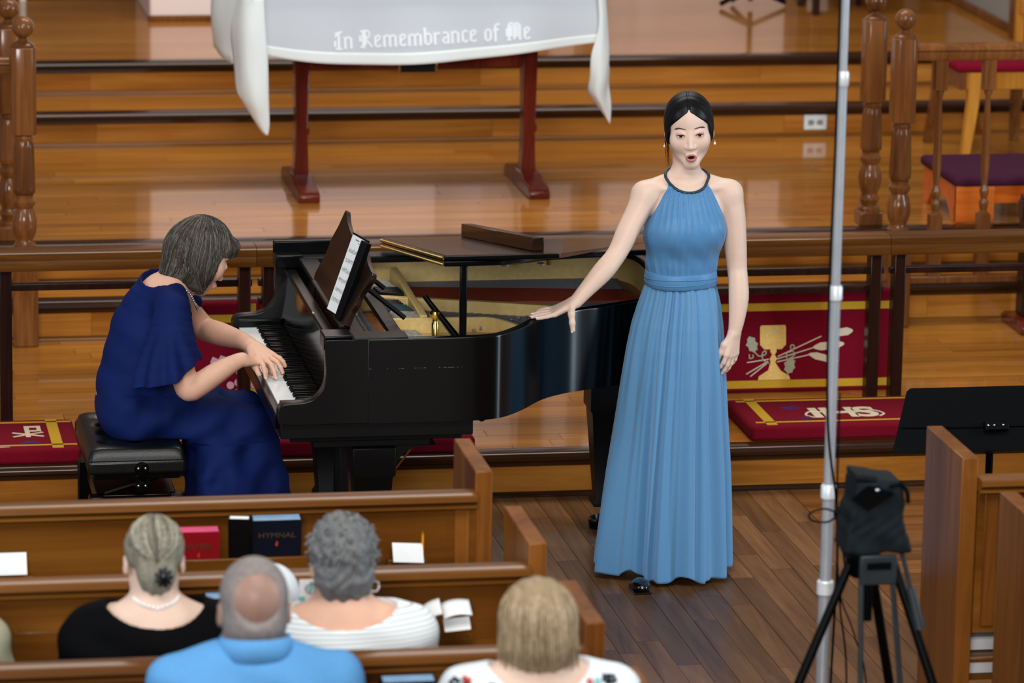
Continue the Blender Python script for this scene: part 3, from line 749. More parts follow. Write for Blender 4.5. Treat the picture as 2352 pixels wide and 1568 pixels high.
for z in (.398, .338):
    MB().lathe([(.004, 0), (.022, .002), (.024, .010), (.02, .018), (.004, .02)], (0, 0, 0), 16, M=Matrix.Translation((-1.856, by0-.001, z)) @ Matrix.Rotation(PI/2, 4, 'X')).build('knob', 'ebony', B, smooth='auto')
    for k in (-1, 1):
        MB().ball((-1.856+k*.012, by0-.022, z+.004), (.0045, .002, .0045), 8, 6).build('chrome_screw', 'chrome', B, smooth=True)

# ------------------------------------------------------------------ communion rail
def comm_rail(x0, x1, posts, label, bars=((.67, .697),), yr=1.74):
    t = thing('altar_rail', label, 'rail', ((x0+x1)/2, yr, Z1))
    pr = [(yr-.055, .752), (yr+.05, .752), (yr+.058, .775), (yr+.055, .81), (yr+.04, .826), (yr-.045, .826), (yr-.06, .818), (yr-.062, .80), (yr-.058, .792), (yr-.06, .785), (yr-.062, .765)]
    MB().prism(pr, x0, x1, 'X').build('handrail', 'rail_wood', t, smooth='auto')
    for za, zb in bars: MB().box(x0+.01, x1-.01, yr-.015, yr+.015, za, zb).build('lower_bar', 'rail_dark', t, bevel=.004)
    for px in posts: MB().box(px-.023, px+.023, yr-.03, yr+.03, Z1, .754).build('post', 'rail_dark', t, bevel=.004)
    return t
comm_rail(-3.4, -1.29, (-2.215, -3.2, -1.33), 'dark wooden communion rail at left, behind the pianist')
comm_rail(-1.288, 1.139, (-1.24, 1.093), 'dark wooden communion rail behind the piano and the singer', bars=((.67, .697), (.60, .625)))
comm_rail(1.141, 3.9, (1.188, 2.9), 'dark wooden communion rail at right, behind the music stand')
t = thing('trestle_stand', 'dark wooden stand on a T-shaped foot behind the right altar rail', 'stand', (2.1, 3.0, Z1))
MB().box(2.06, 2.14, 2.93, 3.03, Z1+.05, .72).build('column', 'rail_dark', t, bevel=.006)
pf = [(2.80, Z1), (3.10, Z1), (3.10, Z1+.03), (3.06, Z1+.05), (2.86, Z1+.05), (2.80, Z1+.03)]
MB().prism(pf, 2.02, 2.19, 'X').build('foot', 'mahogany', t, bevel=.005)
MB().box(2.05, 2.6, 2.94, 3.02, .62, .70).build('cross_rail', 'rail_dark', t, bevel=.005)

# ------------------------------------------------------------------ kneeling cushions
def cushion(name, x0, x1, y0, y1, z0, z1, label, M=None):
    t = thing(name, label, 'cushion', ((x0+x1)/2, (y0+y1)/2, z0))
    MB().box(x0, x1, y0, y1, z0, z1, M=M).build('cushion_body', 'burgundy', t, bevel=.016, seg=4)
    return t
F1 = (Z1, Z1+.058); zt = F1[1]
def band(t, poly, z=zt, mat='gold_yarn', name='yarn_band', M=None, th=.0016):
    return MB().prism(poly, z-.001, z+th, 'Z', M=M).build(name, mat, t)
def line(a, b, w):
    a = np.array(a, float); b = np.array(b, float); d = (b-a)/np.linalg.norm(b-a); n = np.array([-d[1], d[0]])*w/2
    return [tuple(a+n), tuple(b+n), tuple(b-n), tuple(a-n)]
c = cushion('kneeling_cushion', .49, 1.62, 1.165, 1.60, *F1, 'burgundy kneeling cushion with gold bands and pale IHS monogram, right of the singer')
band(c, line((.52, 1.555), (1.60, 1.555), .014)); band(c, line((.52, 1.225), (1.60, 1.225), .014)); band(c, line((.575, 1.185), (.575, 1.585), .04)); band(c, line((1.53, 1.185), (1.53, 1.585), .04))
for ch, dx in (('I', -.105), ('H', -.015), ('S', .085)): text(ch, .2, 'pale_yarn', c, Matrix.Translation((.885+dx, 1.345, zt+.0005)), name='embroidered_letter', offset=.006)
for sx in (-1, 1):
    p = catmull([(.885+sx*.0-.125*sx, 1.28), (.885-.15*sx, 1.32), (.885-.12*sx, 1.37), (.885-.05*sx, 1.35)], 5)
    MB().tube([(x, y, zt+.001) for x, y in p], .005, 5, flatz=.4).build('embroidered_scroll', 'pale_yarn', c)
band(c, [(.66, 1.44), (.72, 1.47), (.74, 1.43), (.69, 1.41)], mat='blue_yarn', name='embroidered_spot'); band(c, [(.69, 1.27), (.74, 1.30), (.75, 1.26)], mat='blue_yarn', name='embroidered_spot')
band(c, [(1.16, 1.47), (1.22, 1.49), (1.24, 1.46)], mat='blue_yarn', name='embroidered_spot')
c = cushion('kneeling_cushion', -3.0, -1.985, 1.115, 1.56, Z1, zt, 'burgundy kneeling cushion with gold cross bands and chi-rho sign, left of the piano bench')
band(c, line((-2.98, 1.515), (-1.995, 1.515), .014)); band(c, line((-2.98, 1.175), (-1.995, 1.175), .014)); band(c, line((-2.065, 1.13), (-2.065, 1.55), .04))
m = MB().box(-2.17, -2.152, 1.295, 1.45, zt-.001, zt+.0012).box(-2.17, -2.115, 1.435, 1.455, zt-.001, zt+.0014).box(-2.17, -2.115, 1.375, 1.392, zt-.001, zt+.0015).box(-2.125, -2.11, 1.375, 1.455, zt-.001, zt+.0017)
m.prism(line((-2.215, 1.30), (-2.105, 1.36), .010), zt-.001, zt+.0019, 'Z'); m.prism(line((-2.215, 1.36), (-2.105, 1.30), .010), zt-.001, zt+.0021, 'Z')
m.build('chi_rho_sign', 'pale_yarn', c)
band(c, [(-2.20, 1.20), (-2.17, 1.24), (-2.14, 1.23), (-2.12, 1.2)], mat='blue_yarn', name='embroidered_spot')
band(c, catmull([(-2.36, 1.20), (-2.29, 1.165), (-2.235, 1.155), (-2.29, 1.15), (-2.36, 1.16)], 3, closed=True), mat='sage_yarn', name='embroidered_leaf')
c = cushion('kneeling_cushion', -1.975, -.55, 1.125, 1.57, Z1, zt, 'burgundy kneeling cushion with gold edge stripe, mostly behind the piano bench')
band(c, line((-1.965, 1.535), (-.56, 1.535), .014)); band(c, line((-1.965, 1.185), (-.56, 1.185), .014))
# upright cushions leaning behind the rail
def upright(x0, x1, label, y=1.92, h=.40, lean=-.12):
    M0 = frame((x0, y, Z1), (1, 0, 0), (0, math.sin(-lean), math.cos(lean)))   # u along X, v up, w toward the camera
    t = thing('upright_cushion', label, 'cushion', ((x0+x1)/2, y, Z1))
    W = x1-x0
    MB().box(0, W, 0, h, -.07, 0, M=M0).build('cushion_body', 'burgundy', t, bevel=.018, seg=4)
    return t, M0, W
t, M0, W = upright(.33, 1.235, 'burgundy upright cushion embroidered with a golden chalice and wheat, right of the singer')
hh = .40
def b2(poly, mat='gold_yarn', name='yarn_band', th=.002): return MB().prism(poly, -.001, th, 'Z', M=M0).build(name, mat, t)
b2(line((.01, .335), (W-.01, .335), .03)); b2(line((.01, .035), (W-.01, .035), .03)); b2(line((W-.085, .012), (W-.085, .39), .032)); b2(line((.085, .012), (.085, .39), .032))
def CX(px, py):  # design coordinates on the cushion face
    return ((px-1781)/621+.425, (915-py)/621+.0)
b2([CX(*p) for p in ((1751, 751), (1810, 751), (1812, 756), (1812, 798), (1802, 809), (1758, 809), (1748, 798), (1748, 756))], 'chalice_yarn', 'chalice_cup', .004)
b2([CX(*p) for p in ((1774, 809), (1788, 809), (1789, 815), (1784, 822), (1790, 832), (1785, 840), (1796, 857), (1800, 862), (1820, 874), (1823, 883), (1743, 883), (1745, 874), (1768, 860), (1774, 840), (1772, 832), (1778, 822), (1773, 815))], 'chalice_yarn', 'chalice_stem', .004)
b2(line(CX(1781, 762), CX(1781, 778), .004), 'pale_yarn', 'chalice_cross', .005); b2(line(CX(1775, 769), CX(1787, 769), .004), 'pale_yarn', 'chalice_cross', .005)
for a, b in (((1716, 840), (1770, 833)), ((1714, 868), (1768, 838)), ((1724, 874), (1765, 843)), ((1792, 827), (1900, 780)), ((1790, 833), (1885, 806)), ((1790, 840), (1872, 824))):
    b2(line(CX(*a), CX(*b), .004), 'pale_yarn', 'wheat_stalk', .003)
def ear(cx, cy, ax, L, w):
    P = []
    for k in range(18):
        a = 2*PI*k/18; u = math.cos(a)*L/2; v = math.sin(a)*w/2*(1+.12*math.cos(6*a)); P.append(CX(cx+u*math.cos(ax)+v*math.sin(ax), cy+u*math.sin(ax)-v*math.cos(ax)))
    b2(P, 'pink_yarn' if False else 'sage_yarn' if w > 30 else 'pale_yarn', 'wheat_ear', .005)
ear(1950, 771, -.12, 56, 20); ear(1918, 803, -.1, 78, 20); ear(1905, 832, .25, 76, 18)
def leaf(cx, cy, rot, s):
    pts = [(0, -22), (7, -16), (12, -14), (10, -6), (15, 2), (10, 8), (10, 15), (3, 17), (0, 22), (-4, 16), (-11, 12), (-10, 4), (-15, -4), (-9, -9), (-8, -16)]
    b2([CX(cx+s*(x*math.cos(rot)-y*math.sin(rot)), cy+s*(x*math.sin(rot)+y*math.cos(rot))) for x, y in pts], 'sage_yarn', 'vine_leaf', .004)
leaf(1728, 797, -.3, 1.0); leaf(1821, 850, .2, 1.0)
for P in ([(1735, 815), (1745, 825), (1760, 822), (1763, 815), (1757, 814), (1753, 822), (1756, 835), (1770, 843)], [(1722, 820), (1722, 830), (1731, 828), (1730, 821)], [(1815, 835), (1814, 820), (1826, 815), (1833, 803), (1826, 800), (1824, 808), (1834, 822), (1826, 830)]):
    q = [CX(*p) for p in catmull(P, 4)]
    MB().tube([tuple(M0 @ Vector((u, v, .002))) for u, v in q], .0028, 5).build('vine_tendril', 'sage_yarn', t)
t, M0, W = upright(-1.73, -.86, 'burgundy upright cushion embroidered with pink grapes, behind the keyboard')
b2(line((.01, .335), (W-.01, .335), .03)); b2(line((.01, .035), (W-.01, .035), .03)); b2(line((.455, .012), (.455, .39), .034))
def GX(px, py): return ((px-290)/617, (930-py)/617)
for px, py in ((541, 850), (537, 874), (556, 868), (519, 880), (575, 880), (555, 893), (537, 897), (519, 905), (571, 905), (590, 897)):
    u, v = GX(px, py); MB().prism([(u+.0145*math.cos(a), v+.0145*math.sin(a)) for a in np.linspace(0, 2*PI, 13)[:-1]], -.001, .005, 'Z', M=M0).build('embroidered_grape', 'pink_yarn', t)
b2([GX(*p) for p in ((478, 812), (492, 818), (497, 809), (512, 814), (533, 806), (524, 818), (512, 826), (520, 834), (506, 838), (500, 848), (489, 842), (480, 848), (483, 832), (472, 826))], 'pink_yarn', 'grape_leaf', .004)

# ------------------------------------------------------------------ communion table and cloth
Tt = thing('communion_table', 'reddish-brown wooden communion table standing on the upper chancel floor', 'table', (-.26, 4.5, Z3))
for lx in (-.762, .25):
    prl = [(lx-.033, .555), (lx+.033, .555), (lx+.030, .60), (lx+.026, .72), (lx+.026, .745), (lx+.034, .75), (lx+.034, .775), (lx+.027, .78), (lx+.033, 1.12), (lx-.033, 1.12), (lx-.026, .78), (lx-.026, .72)]
    MB().prism(prl, 4.50, 4.60, 'Y').build('leg', 'mahogany', Tt, bevel=.006)
    ft = [(4.22, Z3), (4.88, Z3), (4.88, Z3+.03), (4.84, Z3+.05), (4.70, Z3+.055), (4.66, Z3+.075), (4.44, Z3+.075), (4.40, Z3+.055), (4.26, Z3+.05), (4.22, Z3+.03)]
    MB().prism(ft, lx-.046, lx+.046, 'X').build('foot', 'mahogany', Tt, bevel=.006)
MB().box(-.735, .222, 4.515, 4.585, 1.035, 1.16).build('apron', 'mahogany', Tt, bevel=.004)
MB().box(-1.0, .5, 4.28, 4.82, 1.37, 1.40).build('tabletop', 'mahogany', Tt, bevel=.005)
MB().box(-.95, .43, 4.33, 4.77, 1.16, 1.37).build('frame', 'mahogany', Tt, bevel=.005)
pl = MB().box(-.337, -.165, 4.505, 4.514, 1.012, 1.062).build('plaque', 'brass', Tt, bevel=.001)
MB().box(-.327, -.175, 4.502, 4.506, 1.018, 1.056).build('plaque_face', 'ebony_satin', pl)
# cloth: curved front drop, side drops and hanging corners
cl = thing('altar_cloth', 'white linen cloth draped over the communion table, lettered along its front', 'tablecloth', (-.26, 4.3, 1.4))
zt2 = 1.404
n = 60; rows = []
for j in range(25):
    v = j/24; row = []
    for i in range(n+1):
        u = i/n; x = -1.02+1.53*u
        drop = .235+.075*math.sin(PI*min(1, u*1.0))*(1-.35*u) if True else 0
        zb = 1.172-.075*math.sin(PI*(u**.75))+.022*u-.012
        if u > .93: zb += .0
        z = zt2+(zb-zt2)*v
        y = 4.262-.02*math.sin(v*PI/2)+.010*v*math.sin(u*21+1)+.008*v*math.sin(u*9)
        row.append((x, y, z))
    rows.append(row)
MB().grid(rows).build('front_drop', 'white_cloth', cl, smooth=True, solid=.0025)
hem = [[(p[0], p[1]-.0018, p[2]) for p in r] for r in rows[-5:]]
MB().grid(hem).build('hem', 'white_hem', cl, smooth=True, solid=.0015)
MB().box(-1.02, .52, 4.24, 4.84, 1.401, 1.4045).build('top_cloth', 'white_cloth', cl, bevel=.001)
def corner(pts, name='hanging_corner'):
    rows = [catmull(r, 5) for r in pts]
    rr = []
    cols = list(zip(*rows)); cc = [catmull(c, 5) for c in cols]
    MB().grid(cc).build(name, 'white_hem', cl, smooth=True, solid=.0025)
# left corner: rows from top edge to the tip
corner([[(-1.055, 4.42, 1.404), (-1.045, 4.29, 1.404), (-1.0, 4.245, 1.404), (-.965, 4.24, 1.404)],
        [(-1.085, 4.43, 1.25), (-1.06, 4.27, 1.25), (-1.02, 4.225, 1.25), (-.955, 4.235, 1.25)],
        [(-1.075, 4.38, 1.08), (-1.055, 4.25, 1.10), (-1.01, 4.22, 1.10), (-.945, 4.235, 1.12)],
        [(-1.07, 4.33, .98), (-1.045, 4.25, .97), (-1.0, 4.215, .95), (-.94, 4.24, .95)],
        [(-1.045, 4.31, .93), (-1.02, 4.26, .90), (-.985, 4.24, .87), (-.935, 4.25, .84)],
        [(-.965, 4.29, .80), (-.96, 4.27, .795), (-.95, 4.26, .79), (-.94, 4.26, .79)]])
corner([[(-1.12, 4.80, 1.404), (-1.10, 4.65, 1.404), (-1.075, 4.5, 1.404), (-1.05, 4.38, 1.404)],
        [(-1.13, 4.80, 1.25), (-1.13, 4.65, 1.25), (-1.10, 4.5, 1.25), (-1.08, 4.40, 1.25)],
        [(-1.12, 4.78, 1.10), (-1.12, 4.65, 1.10), (-1.11, 4.5, 1.09), (-1.075, 4.40, 1.08)]], 'side_drop')
corner([[(.495, 4.245, 1.404), (.52, 4.27, 1.404), (.55, 4.4, 1.404), (.55, 4.8, 1.404)],
        [(.50, 4.24, 1.25), (.53, 4.26, 1.25), (.565, 4.38, 1.25), (.575, 4.7, 1.25)],
        [(.47, 4.24, 1.13), (.52, 4.24, 1.12), (.565, 4.32, 1.12), (.59, 4.6, 1.15)],
        [(.47, 4.26, 1.03), (.51, 4.235, 1.02), (.55, 4.28, 1.02), (.585, 4.42, 1.06)],
        [(.47, 4.30, .97), (.50, 4.25, .95), (.54, 4.28, .94), (.575, 4.36, .98)],
        [(.49, 4.33, .93), (.53, 4.28, .89), (.555, 4.30, .88), (.58, 4.33, .90)],
        [(.565, 4.35, .83), (.57, 4.33, .815), (.575, 4.32, .81), (.58, 4.33, .83)]])
# blackletter-like lettering stitched along the front
Mx = Matrix.Translation((-.237, 4.236, 1.212)) @ Matrix.Rotation(math.radians(-2.6), 4, 'Y') @ Matrix.Rotation(PI/2, 4, 'X')
def bl(body):
    # pen-built blackletter: strokes on a small grid per letter
    G = {
     'I': (3, [((1.5, 0), (1.5, 7)), ((.3, 6.6), (2.7, 7.2)), ((.3, .2), (2.7, -.2)), ((.2, 5.2), (.9, 6.4)), ((.2, 1.0), (.2, 3.6))]),
     'n': (3.6, [((.7, .2), (.7, 4.6)), ((2.7, .2), (2.7, 4.4)), ((.7, 4), (1.7, 4.9)), ((1.7, 4.9), (2.7, 4)), ((.3, .5), (1.1, 0)), ((2.3, .5), (3.1, 0)), ((.2, 4.4), (.7, 4.9))]),
     'R': (4.6, [((1.2, 0), (1.2, 7)), ((.3, 7), (2.8, 7.2)), ((2.8, 7.2), (3.5, 6)), ((3.5, 6), (3.2, 4.4)), ((3.2, 4.4), (1.4, 3.7)), ((2, 3.7), (4.2, 0)), ((.2, .4), (1.9, -.1)), ((1.9, 6.6), (1.9, .8)), ((.2, 2.6), (.2, 5.2))]),
     'e': (3, [((.7, .6), (.7, 4.4)), ((.7, 4.3), (1.9, 5)), ((1.9, 5), (2.5, 3.9)), ((2.5, 3.9), (.9, 2.3)), ((.7, .6), (1.6, 0)), ((1.6, 0), (2.6, .7))]),
     'm': (5.4, [((.7, .2), (.7, 4.6)), ((2.6, .2), (2.6, 4.4)), ((4.5, .2), (4.5, 4.4)), ((.7, 4), (1.7, 4.9)), ((1.7, 4.9), (2.6, 4)), ((2.6, 4), (3.6, 4.9)), ((3.6, 4.9), (4.5, 4)), ((.3, .5), (1.1, 0)), ((2.2, .5), (3, 0)), ((4.1, .5), (4.9, 0))]),
     'b': (3.4, [((.7, .6), (.7, 7.2)), ((.2, 6.6), (.7, 7.3)), ((.7, 4.2), (1.8, 4.9)), ((1.8, 4.9), (2.7, 4)), ((2.7, 4), (2.7, 1)), ((.7, .6), (1.6, 0)), ((1.6, 0), (2.7, 1))]),
     'r': (2.8, [((.7, .2), (.7, 4.6)), ((.3, .5), (1.1, 0)), ((.2, 4.4), (.7, 4.9)), ((.9, 4), (1.7, 4.9)), ((1.7, 4.9), (2.4, 4.2))]),
     'a': (3.2, [((2.5, .2), (2.5, 4.2)), ((.7, 4.4), (1.5, 4.9)), ((1.5, 4.9), (2.5, 4.1)), ((2.3, 2.9), (.8, 2.2)), ((.7, .8), (.7, 2.2)), ((.7, .8), (1.4, 0)), ((1.4, 0), (2.4, .9)), ((2.3, .5), (3, 0))]),
     'c': (2.8, [((.7, .6), (.7, 4.4)), ((.7, 4.3), (1.7, 5)), ((1.7, 5), (2.4, 4.3)), ((.7, .6), (1.5, 0)), ((1.5, 0), (2.5, .7))]),
     'o': (3.2, [((.7, .7), (.7, 4.2)), ((2.5, .8), (2.5, 4.2)), ((.7, 4.2), (1.7, 5)), ((1.7, 5), (2.5, 4.1)), ((.7, .7), (1.5, 0)), ((1.5, 0), (2.5, .9))]),
     'f': (2.6, [((.9, -.4), (.9, 6.4)), ((.9, 6.3), (1.6, 7.2)), ((1.6, 7.2), (2.4, 6.7)), ((.1, 4.5), (2.1, 4.7))]),
     'M': (5.6, [((.9, .4), (.9, 6.6)), ((2.7, .2), (2.7, 6.4)), ((4.6, .2), (4.6, 6.4)), ((.9, 6.6), (1.8, 7.3)), ((1.8, 7.3), (2.7, 6.3)), ((2.7, 6.3), (3.7, 7.2)), ((3.7, 7.2), (4.6, 6.2)), ((.2, .2), (1.6, 0)), ((4.2, .5), (5.1, 0)), ((.2, 1.6), (.2, 5)), ((1.7, 6.2), (1.7, 1.5)), ((3.6, 6.2), (3.6, 1.2))]),
     ' ': (2.0, [])}
    segs = []; x = 0
    for ch in body:
        w, st = G[ch]
        for a, b in st: segs.append(((a[0]+x, a[1]), (b[0]+x, b[1])))
        x += w
    return segs, x
segs, Wt = bl('In Remembrance of Me'); m = MB(); k = .86/Wt; kz = .0100
for a, b in segs:
    vert = abs(a[0]-b[0]) < .1
    m.prism(line((a[0]*k-.42, a[1]*kz-.03), (b[0]*k-.42, b[1]*kz-.03), .0105 if vert else .0075), -.0012, .0012, 'Z', M=Mx)
def cloth_y(x, z):
    u = (x+1.02)/1.53; zb = 1.172-.075*math.sin(PI*(u**.75))+.022*u-.012; v = (z-zt2)/(zb-zt2)
    return 4.262-.02*math.sin(v*PI/2)+.010*v*math.sin(u*21+1)+.008*v*math.sin(u*9)
m.v = [(x, cloth_y(x, z)-.0026+(y-4.236), z) for x, y, z in m.v]
m.build('lettering', 'white_thread', cl, kind='stuff')
# ------------------------------------------------------------------ people: shared builders
for nm_, r_ in (('hair_grey_brown', ((48, 43, 38), (74, 67, 59), (112, 104, 94))), ('hair_ash', ((92, 88, 76), (132, 126, 110), (176, 168, 148))), ('hair_grey', ((62, 62, 62), (104, 104, 104), (158, 158, 156))),
               ('hair_blonde', ((118, 98, 72), (150, 128, 98), (186, 166, 136))), ('hair_stubble', ((120, 108, 104), (132, 122, 118), (160, 148, 142)))):
    for sfx, cc in zip(('_dark', '', '_light'), r_): flat(nm_+sfx, cc, .55, noise=.18, nscale=90, bump=.3, bscale=160)
def headframe(o, f, up=(0, 0, 1), roll=0, s=1.0):
    y = -Vector(f).normalized(); z = Vector(up); z = (z-y*z.dot(y)).normalized(); x = y.cross(z)
    R = Matrix((x, y, z)).transposed(); R = R @ Matrix.Rotation(roll, 3, 'Y')
    m = R.to_4x4(); m.translation = Vector(o)
    return m @ Matrix.Scale(s, 4)
class HF:
    def __init__(s, F, m): s.F = F; s.m = m; s.sc = m.to_scale()[0]; s.R = np.array(m.to_3x3())/s.sc
    def p(s, q): return np.array(s.m @ Vector(q))
    def ell(s, c, r, k=.01, mode='u', tilt=None):
        R = s.R
        if tilt is not None: R = R @ np.array(Matrix.Rotation(tilt[0], 3, tilt[1]))
        s.F.ell(s.p(c), np.array(r)*s.sc, k*s.sc, R, mode)
    def cone(s, a, b, ra, rb, k=.01, mode='u'): s.F.cone(s.p(a), s.p(b), ra*s.sc, rb*s.sc, k*s.sc, mode)
def head(F, m, female=True, mouth=False, jaw=1.0):
    H = HF(F, m); j = jaw
    H.ell((0, .012, .030), (.074, .092, .084), .015)
    H.ell((0, -.018, -.032), (.064*j, .064, .070), .02)
    for sx in (-1, 1):
        H.cone((sx*.047*j, .0, -.056), (sx*.011, -.058, -.104), .017, .0155, .022)
        H.ell((sx*.039*j, -.047, -.028), (.027, .028, .028), .025)
    H.cone((0, -.060, -.105), (0, -.066, -.101), .0155, .013, .018)
    for sx in (-1, 1):
        H.ell((sx*.031, -.101, .001), (.016, .014, .0085), .012, 's')
        H.ell((sx*.031, -.0725, -.001), (.0138, .0120, .0100), .010)
    H.cone((0, -.074, .002), (0, -.094, -.038), .0060, .0090, .012)
    H.ell((0, -.0950, -.0405), (.0100, .0090, .0080), .007)
    for sx in (-1, 1):
        H.ell((sx*.0120, -.0865, -.0435), (.0068, .0085, .0060), .007)
        H.ell((sx*.006, -.0925, -.0520), (.0030, .0040, .0036), .003, 's')
    if mouth:
        H.ell((0, -.082, -.073), (.021, .016, .018), .012)
        H.ell((0, -.0925, -.0665), (.0150, .0055, .0042), .006); H.ell((0, -.0905, -.0840), (.0125, .0060, .0048), .006)
        H.ell((0, -.098, -.0748), (.0115, .016, .0056), .003, 's')
    else:
        H.ell((0, -.084, -.072), (.022, .012, .014), .012)
        H.ell((0, -.0925, -.0695), (.018, .005, .0035), .004); H.ell((0, -.0915, -.0775), (.016, .0055, .0042), .004)
    for sx in (-1, 1):
        H.ell((sx*.0775, .012, -.012), (.007, .016, .028), .006, tilt=(sx*.25, 'Z'))
        H.ell((sx*.0855, .008, -.008), (.004, .009, .016), .004, 's')
    return H
def decal(name, m, bvh, outline, mat, parent, off=.0006, inner=None, rings=4):
    def dens(Q, k=3): return [np.array(Q[i])*(1-j/k)+np.array(Q[(i+1) % len(Q)])*(j/k) for i in range(len(Q)) for j in range(k)]
    P = dens(outline); n = len(P); c = sum(P)/n; rings = rings+2
    I = dens(inner) if inner else [c+(p-c)*.02 for p in P]
    mi = m.inverted(); d = (m.to_3x3() @ Vector((0, 1, 0))).normalized(); rows = []
    for j in range(rings+1):
        row = []
        for a, b in zip(P, I):
            q = a+(b-a)*j/rings; o = m @ Vector((q[0], -.2, q[1])); hit = bvh.ray_cast(o, d)
            row.append(tuple((hit[0] if hit[0] else m @ Vector((q[0], -.07, q[1])))-d*off))
        rows.append(row)
    mb = MB().grid(rows, closed_u=True)
    ln = len(mb.v)
    if not inner: mb.f.append(tuple(range(ln-n, ln))); mb.mi.append(0)
    return mb.build(name, mat, parent, smooth=True)
def almond(cx, cz, w, h, tilt=0, n=18, lid=0):
    out = []
    for i in range(n):
        a = 2*PI*i/n; x = w*math.cos(a); z = h*math.sin(a)*(abs(math.sin(a))**.3); z *= (1 if z > 0 else .8)
        out.append((cx+x*math.cos(tilt)-z*math.sin(tilt), cz+x*math.sin(tilt)+z*math.cos(tilt)))
    return out
def strip(pts, w):
    P = [np.array(p) for p in pts]; L = []; R = []
    for i in range(len(P)):
        t = P[min(i+1, len(P)-1)]-P[max(i-1, 0)]; t = t/np.linalg.norm(t); nn = np.array([-t[1], t[0]]); ww = w*(.35+.65*math.sin(PI*(i+.6)/(len(P)+.2)))
        L.append(P[i]+nn*ww/2); R.append(P[i]-nn*ww/2)
    return [tuple(p) for p in L+R[::-1]]
def face_parts(m, V, F, parent, mouth=False, closed=False, eyes=(True, True)):
    bvh = BVHTree.FromPolygons([Vector(v) for v in V], [tuple(f) for f in F.tolist()])
    for sx in (-1, 1):
        cx = sx*.0315; cz = -.001; tl = sx*.06
        if not closed:
            decal('eyelid_shadow', m, bvh, almond(cx, cz+.002, .0155, .0075, tl), 'lid_shadow', parent, .0010)
            decal('eye', m, bvh, almond(cx, cz-.0005, .0136, .0048, tl), 'eye_white', parent, .0014)
            decal('iris', m, bvh, [(cx+.0054*math.cos(a), cz-.0003+.0047*math.sin(a)) for a in np.linspace(0, 2*PI, 15)[:-1]], 'iris_dark', parent, .0018, rings=2)
            decal('eyelashes', m, bvh, strip([(cx-.0140, cz-.0008-tl*.014), (cx-.007, cz+.0036), (cx, cz+.0048), (cx+.007, cz+.0036), (cx+.0140, cz-.0008+tl*.014)], .0019), 'lash_dark', parent, .0022, rings=1)
        else:
            decal('eyelashes', m, bvh, strip([(cx-.013, cz-.001), (cx-.006, cz-.0045), (cx+.006, cz-.0045), (cx+.013, cz-.001)], .002), 'lash_dark', parent, .0012, rings=1)
        br = [(sx*.016, .0165), (sx*.024, .0205), (sx*.034, .0225), (sx*.044, .0195), (sx*.050, .0150)]
        if mouth: br = [(sx*.0145, .0190), (sx*.023, .0205), (sx*.034, .0222), (sx*.044, .0205), (sx*.051, .0150)]
        decal('eyebrow', m, bvh, strip(br, .0042), 'brow_dark', parent, .0009, rings=1)
    N = 24
    if mouth:
        outer = [(.0180*math.cos(a), -.0755+(.0135 if math.sin(a) > 0 else .0155)*math.sin(a)*(1-.12*math.cos(2*a)) - (.002*math.exp(-(math.cos(a)/.2)**2) if math.sin(a) > 0 else 0)) for a in np.linspace(0, 2*PI, N+1)[:-1]]
        inner = [(.0120*math.cos(a), -.0745+.0060*math.sin(a)) for a in np.linspace(0, 2*PI, N+1)[:-1]]
        decal('lips', m, bvh, outer, 'lip_pink', parent, .0007, inner=inner, rings=5)
        decal('mouth_opening', m, bvh, [(.0124*math.cos(a), -.0745+.0064*math.sin(a)) for a in np.linspace(0, 2*PI, N+1)[:-1]], 'mouth_dark', parent, .0005)
    else:
        decal('lips', m, bvh, [(.019*math.cos(a), -.0735+.0062*math.sin(a)) for a in np.linspace(0, 2*PI, N+1)[:-1]], 'lip_deep', parent, .0006)
    return bvh
def hand(F, w, d, s, L=.175, curls=None, fan=.10, thumb=None, pk=1.0):
    d = np.array(d, float); d /= np.linalg.norm(d); s = np.array(s, float); s = s-d*(s@d); s /= np.linalg.norm(s)
    p = thumb_p = np.cross(d, s)          # overwritten below if palm normal given
    q = L/.18; w = np.array(w, float); tips = []
    pal = hand.palm; p = p*pal
    curls = curls or [(.15, .2, .15)]*4
    offs = (.029, .010, -.009, -.027); lens = (.068, .076, .070, .054); base = (.086, .090, .086, .078)
    for i in range(4):
        mc = w+s*offs[i]*.5*q+d*.012*q; kn = w+s*offs[i]*q+d*base[i]*q
        F.cone(mc, kn, .0145*q, .0105*q*pk, .012)
        dd = d+s*fan*(1.5-i)/1.5; dd /= np.linalg.norm(dd); ang = 0; pos = kn; r = .0088*q*pk
        for j, fr in enumerate((.46, .30, .24)):
            ang += curls[i][j]; v = dd*math.cos(ang)+p*math.sin(ang); nx = pos+v*lens[i]*q*fr
            F.cone(pos, nx, r, r*.90, .0035); pos = nx; r *= .90
        tips.append((pos, v, p*math.cos(ang)-dd*math.sin(ang), r))
    # thumb leaves the side of the palm near its base
    t0 = w+d*.018*q+s*.016*q; tdirs = thumb or [(.75, .65, .15), (.9, .35, .2), (.95, .2, .25)]
    pos = t0; r = .0135*q
    for (a, b, c), ln in zip(tdirs, (.040, .032, .026)):
        v = d*a+s*b+p*c; v /= np.linalg.norm(v); nx = pos+v*ln*q; F.cone(pos, nx, r, r*.86, .008); pos = nx; r *= .86
    tips.append((pos, v, np.cross(v, np.cross(p, v)), r))
    return tips
hand.palm = 1
def nails(tips, mat, parent, which=(0, 1, 2, 3, 4), sz=1.0):
    for i in which:
        pos, v, pn, r = tips[i]; v = Vector(v).normalized(); up_ = -Vector(pn).normalized()
        M0 = frame(Vector(pos)+v*r*.35+up_*r*.72, v, up_.cross(v)); 
        MB().ball((0, 0, 0), (.0055*sz, .0045*sz, .0016), 10, 6, M=M0).build('nail', mat, parent, smooth=True)
